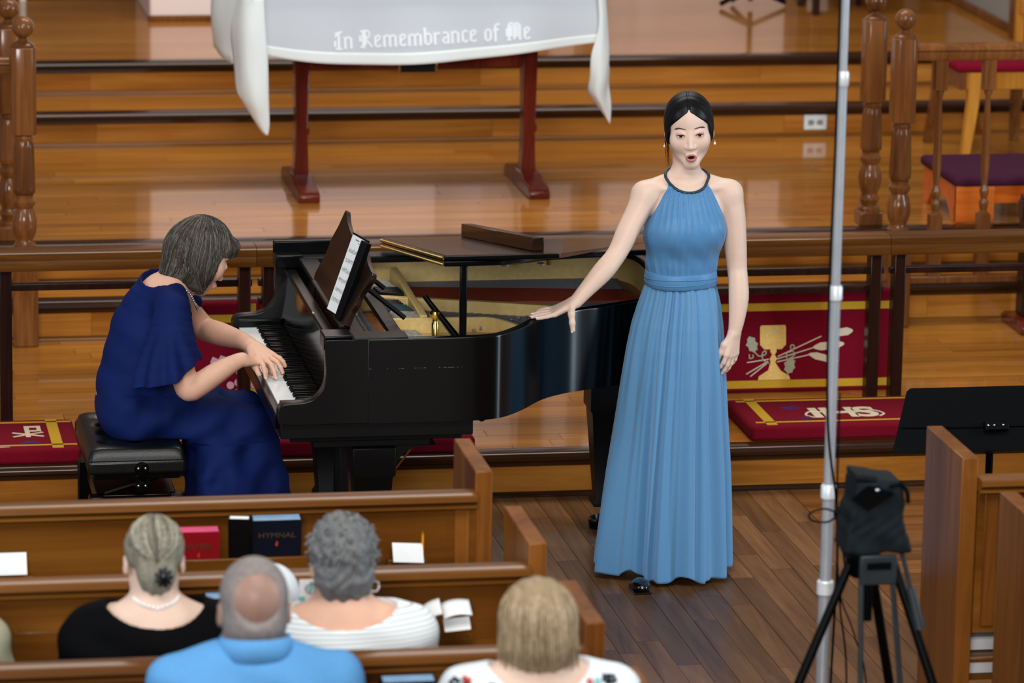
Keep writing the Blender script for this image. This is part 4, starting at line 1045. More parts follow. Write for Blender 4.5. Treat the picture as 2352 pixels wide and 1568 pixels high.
def strands(name, mats, parent, paths, r=.0011):
    m = MB()
    for i, p in enumerate(paths):
        m.cur = i % len(mats); n = len(p); m.tube(p, [r*(1-.75*(k/(n-1))**2) for k in range(n)], 4)
    return m.build(name, mats, parent, smooth=True)
def wob(a, f, X, Y, Z): return a*np.sin(f*X+1.3)*np.sin(f*Y+.4)*np.sin(f*Z)

# ------------------------------------------------------------------ the singer
S = thing('person', 'woman singing in a long light blue halter gown, one hand on the piano rim', 'person', (-.05, .04, 0))
F = SDF((-.66, -.22, .0), (.24, .26, 1.70), .0031)
mh = headframe((-.0335, .018, 1.548), (-.17, -1, -.10), roll=-.075, s=1.0)
Hs = head(F, mh, mouth=True, jaw=.98)
F.chain([(-.035, .045, 1.47), (-.036, .038, 1.40), (-.036, .042, 1.35)], [.046, .046, .054], .02)
for sx, jx in ((-1, -.176), (1, .112)):
    F.chain([(-.036+sx*.035, .045, 1.372), (jx, .03, 1.325)], [.03, .042], .03)
    F.cone((-.036+sx*.018, -.016, 1.345), (jx-sx*.02, .0, 1.352), .007, .009, .022)
F.ell((-.034, .03, 1.275), (.128, .075, .085), .03); F.ell((-.036, .03, 1.17), (.112, .078, .12), .03); F.ell((-.044, .03, 1.05), (.105, .075, .10), .03)
F.ell((-.052, .035, .93), (.115, .085, .10), .04)
for sx in (-1, 1):
    F.ell((-.036+sx*.052, -.020, 1.215), (.055, .050, .055), .03)
    F.chain([(-.055+sx*.055, .035, .88), (-.06+sx*.07, .03, .48), (-.065+sx*.09, .04, .10)], [.070, .052, .034], .03)
TORSO = F.D.copy()
aR = [(-.176, .025, 1.322), (-.203, .012, 1.27), (-.240, -.008, 1.205), (-.272, -.028, 1.150), (-.296, -.045, 1.120), (-.335, -.066, 1.082), (-.395, -.095, 1.028), (-.432, -.110, .992)]
F.chain(aR, [.046, .041, .039, .034, .0335, .035, .027, .0225], .02)
aL = [(.113, .03, 1.322), (.128, .025, 1.25), (.136, .02, 1.16), (.144, .015, 1.07), (.146, .0, 1.03), (.146, -.015, .97), (.138, -.028, .90), (.131, -.033, .862)]
F.chain(aL, [.045, .041, .039, .034, .0335, .034, .027, .0225], .02)
hand.palm = -1
tR = hand(F, (-.434, -.111, .992), (-.90, .0, -.40), (-.20, -.90, -.20), .170, curls=[(-.26, -.06, .0), (-.34, .06, .08), (-.36, .12, .12), (-.34, .16, .12)], fan=.20, thumb=[(.35, .75, .35), (.30, .35, .75), (.30, .15, .9)])
hand.palm = 1
tL = hand(F, (.130, -.034, .860), (-.12, -.10, -1), (-.75, -.55, 0), .165, curls=[(.25, .35, .25), (.15, .3, .2), (.15, .3, .2), (.2, .35, .2)], fan=.06, thumb=[(.75, .5, .25), (.95, .15, .3), (1, .0, .25)])
body, V, Fc = F.build('body', 'skin_fair', S, smooth=1)
face_parts(mh, V, Fc, S, mouth=True)
nails(tR, 'nail_white', S, (0, 1, 2, 4), 1.15); nails(tL, 'nail_white', S, (4, 0))
# hair: swept back from a centre part into a low bun
Hh = SDF((-.17, -.13, 1.38), (.11, .20, 1.70), .0026); q = HF(Hh, mh)
q.ell((0, .016, .034), (.0815, .097, .0895), .01); q.ell((0, .05, -.045), (.060, .055, .055), .03); q.ell((0, .105, -.045), (.040, .035, .040), .015)
for sx in (-1, 1): q.ell((sx*.066, .0, -.004), (.016, .045, .045), .015)

mi = np.array(mh.inverted())
def facecut(X, Y, Z):
    x = mi[0, 0]*X+mi[0, 1]*Y+mi[0, 2]*Z+mi[0, 3]; y = mi[1, 0]*X+mi[1, 1]*Y+mi[1, 2]*Z+mi[1, 3]; z = mi[2, 0]*X+mi[2, 1]*Y+mi[2, 2]*Z+mi[2, 3]
    top = .074-1.76*(np.sqrt(x*x+.007**2)-.003)**1.25
    w = .0635-.004*np.clip((-z)/.05, 0, 1)
    d = np.maximum(np.maximum(np.abs(x)-w, z-top), y+.006+.3*z*0)
    return d*.7
Hh.op(facecut, (-1, -1, 0), (1, 1, 3), .006, 's')
def hairgroove(X, Y, Z):
    return Hh.D*0
q_ = Hh.sl((-1, -1, 0), (1, 1, 3)); X, Y, Z = Hh.co(q_)
x = mi[0, 0]*X+mi[0, 1]*Y+mi[0, 2]*Z+mi[0, 3]; y = mi[1, 0]*X+mi[1, 1]*Y+mi[1, 2]*Z+mi[1, 3]; z = mi[2, 0]*X+mi[2, 1]*Y+mi[2, 2]*Z+mi[2, 3]
Hh.D += (.0005*np.sin(200*(z*.5+y)+60*np.abs(x))+.0035*np.exp(-(x/.0035)**2)*(z > .06)*(y < .03)).astype(np.float32)
Hh.build('hair', 'hair_black', S, smooth=2)
P = []
for k in range(9):
    x0 = -.074+random.uniform(-.004, .004); y0 = -.03+random.uniform(-.02, .02)
    P.append([tuple(mh @ Vector(v)) for v in ((x0, y0, .02), (x0-.006, y0-.004, -.02), (x0-.002+random.uniform(-.008, .004), y0-.006, -.06), (x0+.004+random.uniform(-.014, .006), y0-.008, -.105-random.uniform(0, .02)))])
for k in range(5):
    P.append([tuple(mh @ Vector(v)) for v in ((.071, -.035, .03), (.075, -.035, -.0), (.073+random.uniform(-.003, .003), -.03, -.03))])
strands('loose_strands', ['hair_black'], S, P, .0010)
for sx in (-1, 1):
    c0 = mh @ Vector((sx*.084, -.004, -.044))
    MB().tube([c0, c0-Vector((0, 0, .007))], .0007, 5).ball(tuple(c0-Vector((0, 0, .011))), (.0042, .0042, .0055), 12, 8).build('pearl_earring', 'pearl', S, smooth=True)
# gown: bodice as cloth shell over the torso, halter cut; pleated skirt; sash; beaded collar
KEEP = F.D; F.D = TORSO; G = SDF.part(F, (-.24, -.16, .99), (.18, .18, 1.46), .005); F.D = KEEP
G.ell((-.036, .028, 1.275), (.124, .083, .09), .03); G.ell((-.040, .028, 1.185), (.138, .096, .10), .04); G.ell((-.044, .028, 1.09), (.124, .090, .10), .03); G.ell((-.046, .028, 1.03), (.118, .085, .06), .02)
G.ell((-.040, -.020, 1.205), (.120, .070, .075), .05)
qq = G.sl((-9, -9, 0), (9, 9, 9)); X, Y, Z = G.co(qq)
th = np.arctan2(X+.037, -(Y-.03)); fz = np.clip((Z-1.02)/.32, 0, 1)
uu = (X+.040)/(.085+.075*np.clip((1.36-Z)/.18, 0, 1)-.02*np.clip((1.16-Z)/.1, 0, 1)); pl = .0055*np.abs(np.sin(21*uu+.6*np.sin(7*Z+3*uu)))**.7*(.30+.7*np.clip((Z-1.22)/.12, 0, 1)+.6*np.clip((1.13-Z)/.07, 0, 1))
G.D += (pl+.0018*np.sin(60*X+31*Z)*np.sin(40*Z+20*X)*np.exp(-((Z-1.12)/.07)**2)).astype(np.float32)
def halter(X, Y, Z):
    # kept region: below the collar line, inside the arm cut
    xc = -.036; w = .069+(1.363-Z)*.50; w = np.where(Z < 1.19, .155+(1.19-Z)*3, w)
    side = (np.abs(X-xc)-w)*.9
    # curve: below 1.24 opens up to the underarm
    nk = Z-(1.337+.063*(1-np.sqrt(1-np.clip((X-xc)/.077, -.99, .99)**2))+np.where(Y > .04, .04, 0))
    low = 1.012-Z
    return np.maximum(np.maximum(side, nk), low)
G.op(halter, (-9, -9, 0), (9, 9, 9), .004, 'i')
flat('gown_satin', (80, 130, 174), .40, noise=.04, nscale=30, bump=.12, bscale=900, sheen=.1, spec=.5)
flat('gown_chiffon', (86, 138, 180), .55, noise=.04, nscale=200, bump=.15, bscale=1200, sheen=.3, spec=.35)
G.build('bodice', 'gown_satin', S, smooth=1)
bvb = BVHTree.FromPolygons([Vector(v) for v in V], [tuple(f) for f in Fc.tolist()])
fix = []
for a in np.linspace(-PI, PI, 61):
    x = -.036+.076*math.sin(a)
    if abs(a) < 1.35:
        h = bvb.ray_cast(Vector((x, -.3, 1.338+.063*(1-math.cos(a)))), Vector((0, 1, 0))); fix.append(h[0]+Vector((0, -.0045, 0)))
    else:
        u = (abs(a)-1.35)/(PI-1.35); h = bvb.find_nearest(Vector((x*(1-.15*u)-.036*.15*u, .005+.105*u, 1.387+.025*u))); fix.append(h[0]+h[1]*.004)
fix = [sum((fix[(i+j) % 60] for j in (-1, 0, 1)), Vector())/3 for i in range(60)]; fix.append(fix[0])
m = MB(); m.tube(fix, .0052, 8)
m.build('beaded_collar', 'bead_dark', S, smooth=True)
rows = []
for z, a, b, cx in ((1.013, .117, .086, -.046), (1.018, .1225, .091, -.046), (1.040, .1215, .0905, -.046), (1.060, .1215, .090, -.046), (1.066, .1175, .086, -.046)):
    rows.append([(cx+a*math.sin(t), .028-b*math.cos(t)+.0, z+.0035*math.cos(t)*0+.002*math.sin(3*t)-.004*math.cos(t)) for t in np.linspace(0, 2*PI, 97)[:-1]])
MB().grid(rows, closed_u=True).build('sash', 'gown_satin', S, smooth=True, solid=.003)
for dz in (.0, .016): 
    MB().tube([(-.046+.1235*math.sin(t), .028-.0925*math.cos(t), 1.030+dz-.004*math.cos(t)+.003*math.sin(2*t+dz*90)) for t in np.linspace(0, 2*PI, 65)], .0018, 6, flatz=1).build('sash_fold', 'gown_satin', S, smooth=True)
prof = [(1.018, .119, .088, -.046), (.985, .130, .098, -.046), (.94, .143, .112, -.048), (.88, .156, .128, -.052), (.80, .168, .142, -.055), (.68, .183, .157, -.058), (.52, .201, .172, -.062), (.36, .220, .186, -.065), (.20, .235, .198, -.068), (.08, .246, .206, -.070), (.02, .250, .210, -.070)]
zs = [p[0] for p in prof][::-1]
def pf_(z, k): return float(np.interp(z, zs, [p[k] for p in prof][::-1]))
folds = []
rf = random.Random(12)
for i in range(24):
    folds.append((rf.uniform(-PI, PI), rf.uniform(.055, .12), rf.uniform(.5, 1.0), rf.uniform(-.12, .12)))
# the deep folds that show from the front
folds += [(-.36, .05, 1.5, -.05), (-.62, .10, .9, -.10), (.02, .07, 1.0, .0), (.30, .06, 1.1, .02), (.62, .07, 1.2, .05), (.95, .08, 1.0, .06), (-1.0, .10, .8, -.08), (.46, .05, .8, .03)]
BX = [p[0] for p in bent[:-1]]; BY = [p[1] for p in bent[:-1]]
NT = 420; rows = []
for j in range(131):
    u = j/130; z = 1.018-.998*u; row = []
    A = .0085+.046*u**.85
    for i in range(NT):
        t = -PI+2*PI*i/NT
        disp = 0
        for (c, wd, am, dr) in folds:
            cc = c+dr*u; dd = (t-cc+PI) % (2*PI)-PI; wv = wd*(1+.5*u)
            disp -= am*math.exp(-(dd/wv)**2)*.62
        disp += .12*math.sin(17*t+1.2*u)+.22*math.sin(38*t+3*math.sin(2*t))*max(0, 1-u*2.2)
        a = pf_(z, 1)+A*disp; b = pf_(z, 2)+A*disp
        zz = z
        if u > .9:
            zz += (u-.9)/.1*(.010*math.sin(7*t+.8)+.006*math.sin(13*t)+.012*math.exp(-((t+.95)/.35)**2)+.018*math.exp(-((t-1.35)/.3)**2))+.002
        xx = pf_(z, 3)+a*math.sin(t); yy = .032-b*math.cos(t)
        if z > .60: yy = min(yy, float(np.interp(xx, BX, BY))-.012)
        row.append((xx, yy, max(zz, .006)))
    rows.append(row)
MB().grid(rows, closed_u=True).build('skirt', 'gown_chiffon', S, smooth=True, solid=.0018)
m = MB()
for zz, r in ((.004, .030), (.02, .034)): pass
m.ball((-.200, -.160, .022), (.034, .055, .021), 20, 10); m.box(-.230, -.170, -.210, -.11, .001, .008)
m.build('shoe', 'shoe_black', S, smooth='auto')

# ------------------------------------------------------------------ the pianist
P_ = thing('person', 'woman in a navy blue flutter-sleeved dress seated at the piano, hands on the keys', 'person', (-1.86, .42, .47))
YC = .42
F = SDF((-2.02, .0, .0), (-1.27, .80, 1.24), .0034)
mp = headframe((-1.615, YC+.01, 1.065), (.80, .20, -.56), s=1.02)
head(F, mp, jaw=1.05)
F.chain([(-1.665, YC, 1.03), (-1.70, YC, .985), (-1.735, YC, .945)], [.052, .052, .062], .02)
F.chain([(-1.76, YC, .90), (-1.82, YC, .77), (-1.86, YC, .62), (-1.86, YC, .545)], [.095, .11, .12, .125], .05)
for sy in (-1, 1):
    F.chain([(-1.735, YC+sy*.05, .955), (-1.735, YC+sy*.165, .915)], [.04, .05], .03)
    F.chain([(-1.83, YC+sy*.08, .535), (-1.50, YC+sy*.09, .485)], [.080, .055], .03)
    F.chain([(-1.49, YC+sy*.09, .47), (-1.47, YC+sy*.10, .10)], [.058, .036], .02)
    F.chain([(-1.47, YC+sy*.10, .05), (-1.36, YC+sy*.10, .035)], [.034, .03], .01)
F.chain([(-1.735, .255, .905), (-1.735, .20, .80), (-1.71, .155, .70), (-1.695, .14, .665), (-1.655, .135, .685), (-1.60, .14, .72), (-1.535, .155, .752), (-1.515, .16, .757)], [.052, .047, .043, .041, .040, .037, .027, .025], .02)
F.chain([(-1.71, .585, .905), (-1.655, .60, .83), (-1.605, .60, .775), (-1.585, .585, .765), (-1.55, .47, .775), (-1.497, .34, .782), (-1.474, .275, .780)], [.052, .047, .042, .041, .040, .030, .026], .02)
hand.palm = -1
tPR = hand(F, (-1.513, .163, .752), (.84, .50, -.12), (-.5, .85, .0), .170, curls=[(.42, .5, .45), (.42, .5, .45), (.42, .5, .45), (.45, .5, .4)], fan=.18)
hand.palm = 1
tPL = hand(F, (-1.470, .262, .781), (.46, -.78, -.28), (-.80, -.50, -.1), .195, curls=[(.10, .45, .40), (.02, .50, .42), (-.02, .50, .40), (.0, .45, .4)], fan=.30, thumb=[(.8, .45, .25), (.9, .2, .4), (.8, -.05, .6)])
hand.palm = 1
pbody, V, Fc = F.build('body', 'skin_warm', P_, smooth=1)
face_parts(mp, V, Fc, P_, closed=True)
nails(tPL, 'skin_fair', P_, (0, 1, 4)); 
# dress
D = SDF((-2.06, .03, .0), (-1.28, .84, 1.03), .0042)
D.chain([(-1.752, YC, .925), (-1.80, YC, .82), (-1.825, YC, .72), (-1.845, YC, .60), (-1.85, YC, .53)], [.108, .128, .135, .140, .135], .06)
for sy in (-1, 1):
    D.chain([(-1.745, YC+sy*.05, .945), (-1.74, YC+sy*.165, .912)], [.056, .062], .04)
    D.chain([(-1.86, YC+sy*.09, .54), (-1.70, YC+sy*.10, .525), (-1.47, YC+sy*.09, .480)], [.12, .098, .074], .04)
    D.chain([(-1.47, YC+sy*.10, .46), (-1.455, YC+sy*.12, .30), (-1.45, YC+sy*.13, .03)], [.082, .11, .135], .05)
D.chain([(-1.60, YC-.15, .47), (-1.56, YC-.20, .25), (-1.55, YC-.22, .03)], [.06, .10, .13], .06)
D.chain([(-1.62, YC, .49), (-1.58, YC-.05, .25), (-1.56, YC, .03)], [.09, .12, .16], .06)
# flutter sleeve near the camera, and the far one
D.chain([(-1.71, .60, .90), (-1.655, .625, .84)], [.064, .062], .03)
qd = D.sl((-9, -9, 0), (9, 9, 9)); X, Y, Z = D.co(qd)
skirtw = np.clip((.50-Z)/.25, 0, 1); slw = 0
fold = .010*np.sin(42*X+16*Z)*skirtw+.006*np.sin(75*X-20*Z+2)*skirtw+.006*np.sin(60*X+10*Z)*slw+.004*np.sin(30*(X+Z*1.2))*np.sin(17*Z)*(Z > .45)
fold = fold+.006*np.sin(26*(X*1.3-Z*1.7)+5*Y)*np.clip((X+1.95)/.1, 0, 1)*(Z < .62)
D.D += fold.astype(np.float32)
def bench(X, Y, Z): return np.maximum(np.maximum(Z-.466, X+1.69), -(X+3))
D.op(bench, (-2.1, 0, 0), (-1.66, .9, .5), .01, 's')
def neckcut(X, Y, Z):
    x = X+1.695; y = Y-YC; z = Z-.985
    return np.sqrt((x/1.2)**2+((y+.012)*.95)**2+(z*1.0)**2)-.112
D.op(neckcut, (-1.9, .2, .85), (-1.5, .65, 1.03), .008, 's')
D.ell((-1.66, YC, .93), (.02, .05, .06), .01, None, 's')
D.cone((-1.655, .625, .84), (-1.60, .64, .78), .05, .06, .004, 's')
flat('navy_chiffon', (8, 26, 80), .75, noise=.12, nscale=12, bump=.2, bscale=800, spec=.15)
D.build('dress', 'navy_chiffon', P_, smooth=2)
W_ = SDF((-1.92, .02, .60), (-1.58, .42, 1.0), .0030)
W_.chain([(-1.728, .345, .942), (-1.738, .268, .916), (-1.746, .222, .845), (-1.753, .188, .755), (-1.757, .170, .64)], [.046, .060, .074, .100, .132], .03)
qs = W_.sl((-9, -9, -9), (9, 9, 9)); X, Y, Z = W_.co(qs)
W_.D += (.010*np.sin(9*np.arctan2(Y-.18, X+1.755)+8*Z)*np.clip((.86-Z)/.14, 0, 1)).astype(np.float32)
W_.D = np.abs(W_.D+.004)-.0042
W_.op(lambda X, Y, Z: Z-(.712+.05*np.clip((X+1.76)/.12, -1, 1)+.010*np.sin(30*X+12*Y)), (-9, -9, -9), (9, 9, 9), .002, 's')
W_.build('flutter_sleeve', 'navy_chiffon', P_, smooth=1)
# hair: chin-length bob falling forward, grey-brown
Hh = SDF((-1.82, .24, .86), (-1.42, .62, 1.24), .0030); q = HF(Hh, mp)
q.ell((0, .022, .032), (.087, .101, .090), .01)
Hh.chain([(-1.64, YC-.045, 1.10), (-1.625, YC-.062, 1.04), (-1.635, YC-.058, .975)], [.055, .048, .030], .03)
Hh.chain([(-1.64, YC+.045, 1.10), (-1.625, YC+.062, 1.04), (-1.635, YC+.058, .975)], [.055, .048, .030], .03)
Hh.chain([(-1.68, YC, 1.09), (-1.700, YC, 1.02), (-1.738, YC-.01, .985), (-1.765, YC-.02, .975)], [.075, .066, .036, .016], .04); Hh.ell((-1.655, YC, 1.01), (.055, .07, .055), .03)
q.ell((0, -.066, .068), (.055, .026, .030), .02)
mi = np.array(mp.inverted())
def facecut2(X, Y, Z):
    x = mi[0, 0]*X+mi[0, 1]*Y+mi[0, 2]*Z+mi[0, 3]; y = mi[1, 0]*X+mi[1, 1]*Y+mi[1, 2]*Z+mi[1, 3]; z = mi[2, 0]*X+mi[2, 1]*Y+mi[2, 2]*Z+mi[2, 3]
    return np.maximum(np.maximum(np.abs(x)-.085, z-.040+.25*np.abs(x)), y+.036)*.8
Hh.op(facecut2, (-9, -9, 0), (9, 9, 9), .01, 's')
Vh, Fh = Hh.mesh(2); meshobj('hair', Vh, Fh, 'hair_grey_brown', P_)
bvh = BVHTree.FromPolygons([Vector(v) for v in Vh], [tuple(f) for f in Fh.tolist()])
def flow(n, seedv, starts, dirs, steps, ln, r=.0016, off=.0012):
    """strands that creep over the hair mass from the parting down to the tips"""
    rr = random.Random(seedv); out = []
    for _ in range(n):
        p = Vector([rr.uniform(a, b) for a, b in starts]); h = bvh.find_nearest(p); p = h[0]; d = Vector(dirs(p, rr)); path = []
        for k in range(steps):
            h = bvh.find_nearest(p); nn = h[1]; path.append(h[0]+nn*off*rr.uniform(.4, 1.6))
            g_ = Vector(dirs(h[0], rr)); d = (d*.7+g_*.3); d = d-nn*d.dot(nn)
            if d.length < 1e-4: break
            p = h[0]+d.normalized()*ln
        if len(path) > 4:
            path.append(path[-1]+(path[-1]-path[-2])*.8+Vector((0, 0, -.004))); out.append(path)
    return out
cen = mp @ Vector((0, .03, .12))
def dirf(p, rr):
    v = p-cen; t = Vector((v.x*1.2, v.y, -.9*abs(v.z)-.25))
    if p.z < 1.03: t = t+Vector((-1.1 if p.x < -1.655 else .15, 0, -.15))
    return t.normalized()+Vector((rr.uniform(-.15, .15), rr.uniform(-.15, .15), rr.uniform(-.1, .1)))
paths = flow(900, 3, ((-1.72, -1.53), (YC-.10, YC+.10), (1.03, 1.19)), dirf, 11, .015)
paths += flow(260, 8, ((-1.66, -1.60), (YC-.03, YC+.06), (1.15, 1.20)), dirf, 16, .0155)
strands('hair_strands', ['hair_grey_brown_dark', 'hair_grey_brown', 'hair_grey_brown_light', 'hair_grey_brown', 'hair_grey_brown_dark'], P_, paths, .0013)
# necklace
npts = [(-1.70-.03+.0, YC-.072, .985), (-1.675, YC-.07, .95), (-1.652, YC-.045, .905), (-1.640, YC-.012, .88), (-1.640, YC+.03, .885)]
for p in catmull(npts, 6): MB().ball(p, .0045, 8, 6).build('necklace_bead', 'silver', P_, smooth=True)

# ------------------------------------------------------------------ the audience seen from behind
def hair_paths(m, n, seedv, rad, top, length, az, gravity=(0, 0, -1), spread=.02, curve=.0, lift=1.02):
    r = random.Random(seedv); out = []
    for _ in range(n):
        a = r.uniform(*az); p0 = r.uniform(*top); path = []
        L = r.uniform(*length); jit = r.uniform(-.18, .18)
        for k in range(9):
            p = p0+(1.65-p0)*min(1, k/5.5); aa = a+jit*k/8
            v = Vector((rad[0]*math.sin(p)*math.cos(aa), rad[1]*math.sin(p)*math.sin(aa)+.02, rad[2]*math.cos(p)+.03))*lift
            w = m @ v
            if k > 5.5: w = w+Vector(gravity)*(k-5.5)/2.5*L+Vector((r.uniform(-1, 1), r.uniform(-1, 1), 0))*spread*(k-5)/3
            path.append(w)
        out.append(path)
    return out
def sitter(label, cx, cy, crown, hw, hairmat, skin, shirt, sh_z, sh_w, neck_scoop, yawv=0., extra=None, hair='short', neckr=.05, leanx=0):
    t = thing('person', label, 'person', (cx, cy, .42))
    s = hw/.150; hc = Vector((cx, cy+.015, crown-.118*s))
    m = headframe(hc, (math.sin(yawv), 1, -.12), s=s)
    F = SDF((cx-.34, cy-.22, .0), (cx+.34, cy+.62, crown+.03), .0055)
    head(F, m)
    lim = (-3.68 if cy < -3.7 else -2.94); kn = min(cy+.42, lim); ar = min(cy+.24, lim)
    F.chain([tuple(hc+Vector((0, -.03, -.05))), (cx, cy-.035, sh_z+.035), (cx, cy-.03, sh_z-.02)], [neckr, neckr, neckr+.015], .02)
    for sx in (-1, 1):
        F.chain([(cx+sx*.05, cy-.03, sh_z-.005), (cx+sx*(sh_w-.05), cy-.01, sh_z-.05)], [.042, .05], .04)
        F.chain([(cx+sx*(sh_w-.045), cy, sh_z-.06), (cx+sx*(sh_w-.015), cy+.03, sh_z-.28), (cx+sx*(sh_w-.05), ar-.03, sh_z-.36)], [.05, .042, .03], .02)
        hand.palm = -sx
        hand(F, (cx+sx*(sh_w-.055), ar-.03, sh_z-.365), (-sx*1.0, .25, -.1), (0, 1, .2), .14)
        F.chain([(cx+sx*.09, cy+.02, .50), (cx+sx*.10, kn, .50), (cx+sx*.10, kn+.01, .06), (cx+sx*.10, kn+.04, .04)], [.085, .06, .038, .03], .02)
    F.chain([(cx, cy, sh_z-.08), (cx, cy+.01, sh_z-.26), (cx, cy+.01, .47)], [.125, .125, .14], .06)
    _, V, Fc = F.build('body', skin, t, smooth=1)
    face_parts(m, V, Fc, t)
    C = SDF((cx-.36, cy-.24, .30), (cx+.36, cy+.34, sh_z+.10), .0055)
    for sx in (-1, 1):
        C.chain([(cx+sx*.04, cy-.03, sh_z-.01), (cx+sx*(sh_w-.055), cy-.01, sh_z-.045)], [.052, .062], .05)
        C.chain([(cx+sx*(sh_w-.05), cy, sh_z-.06), (cx+sx*(sh_w-.02), cy+.03, sh_z-.25)], [.062, .062], .03)
    C.chain([(cx, cy-.005, sh_z-.09), (cx, cy+.005, sh_z-.26), (cx, cy+.01, .45)], [.145, .150, .160], .08)
    C.cone((cx-.09, cy, sh_z-.1), (cx+.09, cy, sh_z-.1), .12, .12, .05)
    q = C.sl((-9, -9, -9), (9, 9, 9)); X, Y, Z = C.co(q)
    C.D += (.004*np.sin(30*X+18*Z)*np.sin(14*Z)+.003*np.sin(55*Z+20*X)).astype(np.float32)
    nr, nz, nw = neck_scoop
    C.op(lambda X, Y, Z: np.sqrt(((X-cx)/nw)**2+((Y-cy+.02)/1.25)**2+((Z-nz)/1.0)**2)-nr, (-9, -9, -9), (9, 9, 9), .006, 's')
    C.build('shirt' if shirt != 'black_cloth' else 'top', shirt, t, smooth=2)
    return t, m, s
def hairshell(t, m, parts, cuts, mat, lo, hi, h=.005, dis=None, name='hair'):
    Hh = SDF(lo, hi, h); q = HF(Hh, m)
    for c, r in parts: q.ell(c, r, .02)
    for c, r in cuts: q.ell(c, r, .018, 's')
    if dis is not None:
        qs = Hh.sl((-9, -9, -9), (9, 9, 9)); X, Y, Z = Hh.co(qs); Hh.D += dis(X, Y, Z).astype(np.float32)
    return Hh.build(name, mat, t, smooth=1)
def bbx(m, r=.2):
    c = m.translation; return (c.x-r, c.y-r, c.z-r), (c.x+r, c.y+r, c.z+r)
# woman with the clasped bun
t, m, s = sitter('woman in a black top with ash-blonde hair clipped at the nape, seen from behind', -2.125, -3.25, 1.148, .142, 'hair_ash', 'skin_fair', 'black_cloth', .90, .225, (.098, .945, 1.3))
lo, hi = bbx(m)
hairshell(t, m, [((0, .018, .036), (.079, .097, .087)), ((0, .075, -.025), (.055, .04, .05)), ((0, .07, -.055), (.035, .03, .035))], [((0, -.10, -.03), (.075, .085, .10))], 'hair_ash', lo, hi, .0045, lambda X, Y, Z: .0022*np.sin(150*(X+2.13)*(1+4*(1.18-Z))+.6))
P = []
for k in range(150):
    a = random.uniform(.1, PI-.1); p0 = random.uniform(.05, 1.25); path = []
    for j in range(8):
        u = j/7; p = p0+(1.9-p0)*u; aa = a+(PI/2-a)*u**1.6
        path.append(m @ (Vector((.080*math.sin(p)*math.cos(aa), .098*math.sin(p)*math.sin(aa)+.018, .088*math.cos(p)+.036))*1.01))
    P.append(path)
strands('hair_strands', ['hair_ash_dark', 'hair_ash', 'hair_ash_light', 'hair_ash'], t, P, .0022)
cb = m @ Vector((-.016, .116, -.030)); mb = MB()
for k in range(9):
    a = k*2*PI/9; mb.tube([cb, cb+Vector((.022*math.cos(a), -.008, .026*math.sin(a)))], [.008, .005], 6)
mb.ball(tuple(cb), (.016, .014, .02), 12, 8); mb.build('hair_clip', 'clip_black', t, smooth=True)
for k in range(15):
    a = PI*(.02+.96*k/14); MB().ball((-2.125-.056*math.cos(a), -3.262-.052*math.sin(a)-.03, .942-.004*math.sin(a)+.012*abs(math.cos(a))), .0052, 8, 6).build('necklace_pearl', 'pearl', t, smooth=True)
# her fingers resting on her left shoulder
F = SDF((-2.36, -3.40, .82), (-2.14, -3.10, .96), .0032); hand.palm = -1
tt = hand(F, (-2.205, -3.22, .905), (-.92, -.30, .02), (.2, -.9, .0), .15, curls=[(.2, .4, .4)]*4, fan=.15); hand.palm = 1
F.build('hand_on_shoulder', 'skin_fair', t)
MB().lathe([(.009, 0), (.0105, .003), (.009, .006)], (0, 0, 0), 14, M=Matrix.Translation((-2.285, -3.27, .893)) @ Matrix.Rotation(1.2, 4, 'Y')).build('ring', 'brass', t, smooth=True)
# woman with short grey hair, white striped top
t, m, s = sitter('woman with short curly grey hair and a white striped top, seen from behind', -1.643, -3.25, 1.132, .150, 'hair_grey', 'skin_warm', 'white_cap', .885, .235, (.105, .935, 1.35))
lo, hi = bbx(m)
hairshell(t, m, [((0, .018, .038), (.088, .106, .095)), ((0, .055, -.03), (.078, .062, .062)), ((0, .045, -.075), (.055, .045, .035))], [((0, -.11, -.03), (.078, .085, .11))], 'hair_grey', lo, hi, .0045,
          lambda X, Y, Z: .0035*np.sin(95*X+2*np.sin(60*Z))*np.sin(90*Z+2*np.sin(70*X))+.0015*np.sin(180*X+60*Z))
P = []
for k in range(420):
    a = random.uniform(-.2, PI+.2); p = random.uniform(.1, 2.0); c0 = Vector((.090*math.sin(p)*math.cos(a), .108*math.sin(p)*math.sin(a)+.018, .096*math.cos(p)+.036))
    d0 = Vector((random.uniform(-1, 1), random.uniform(-.3, .6), random.uniform(-1, .4))).normalized()*.011
    P.append([m @ (c0*.98), m @ (c0*1.01+d0*.4), m @ (c0*1.0+d0*.8), m @ (c0*.985+d0*1.1+Vector((0, 0, -.006)))])
strands('hair_strands', ['hair_grey', 'hair_grey_dark', 'hair_grey', 'hair_grey_light'], t, P, .0012)
for sx in (-1, 1):
    c0 = m @ Vector((sx*.083, .01, -.055))
    MB().tube([c0+Vector((.012*math.cos(a), .004*math.cos(a), .014*math.sin(a)-.01)) for a in np.linspace(0, 2*PI, 17)], .003, 6).build('hoop_earring', 'silver', t, smooth=True)
MB().tube([(-1.643-.062*math.cos(a), -3.282-.060*math.sin(a), .922-.006*math.sin(a)+.012*abs(math.cos(a))) for a in np.linspace(.0, PI, 25)], .0022, 6).build('cord_necklace', 'brow_dark', t, smooth=True)
sh = [o for o in t.children if o.name.startswith('shirt')][0]
mt, nt, b = newmat('striped_knit')
g_ = nt.nodes.new('ShaderNodeNewGeometry'); sp = nt.nodes.new('ShaderNodeSeparateXYZ'); nt.links.new(g_.outputs['Position'], sp.inputs[0])
nz = nt.nodes.new('ShaderNodeTexNoise'); nz.inputs['Scale'].default_value = 5; nt.links.new(g_.outputs['Position'], nz.inputs['Vector'])
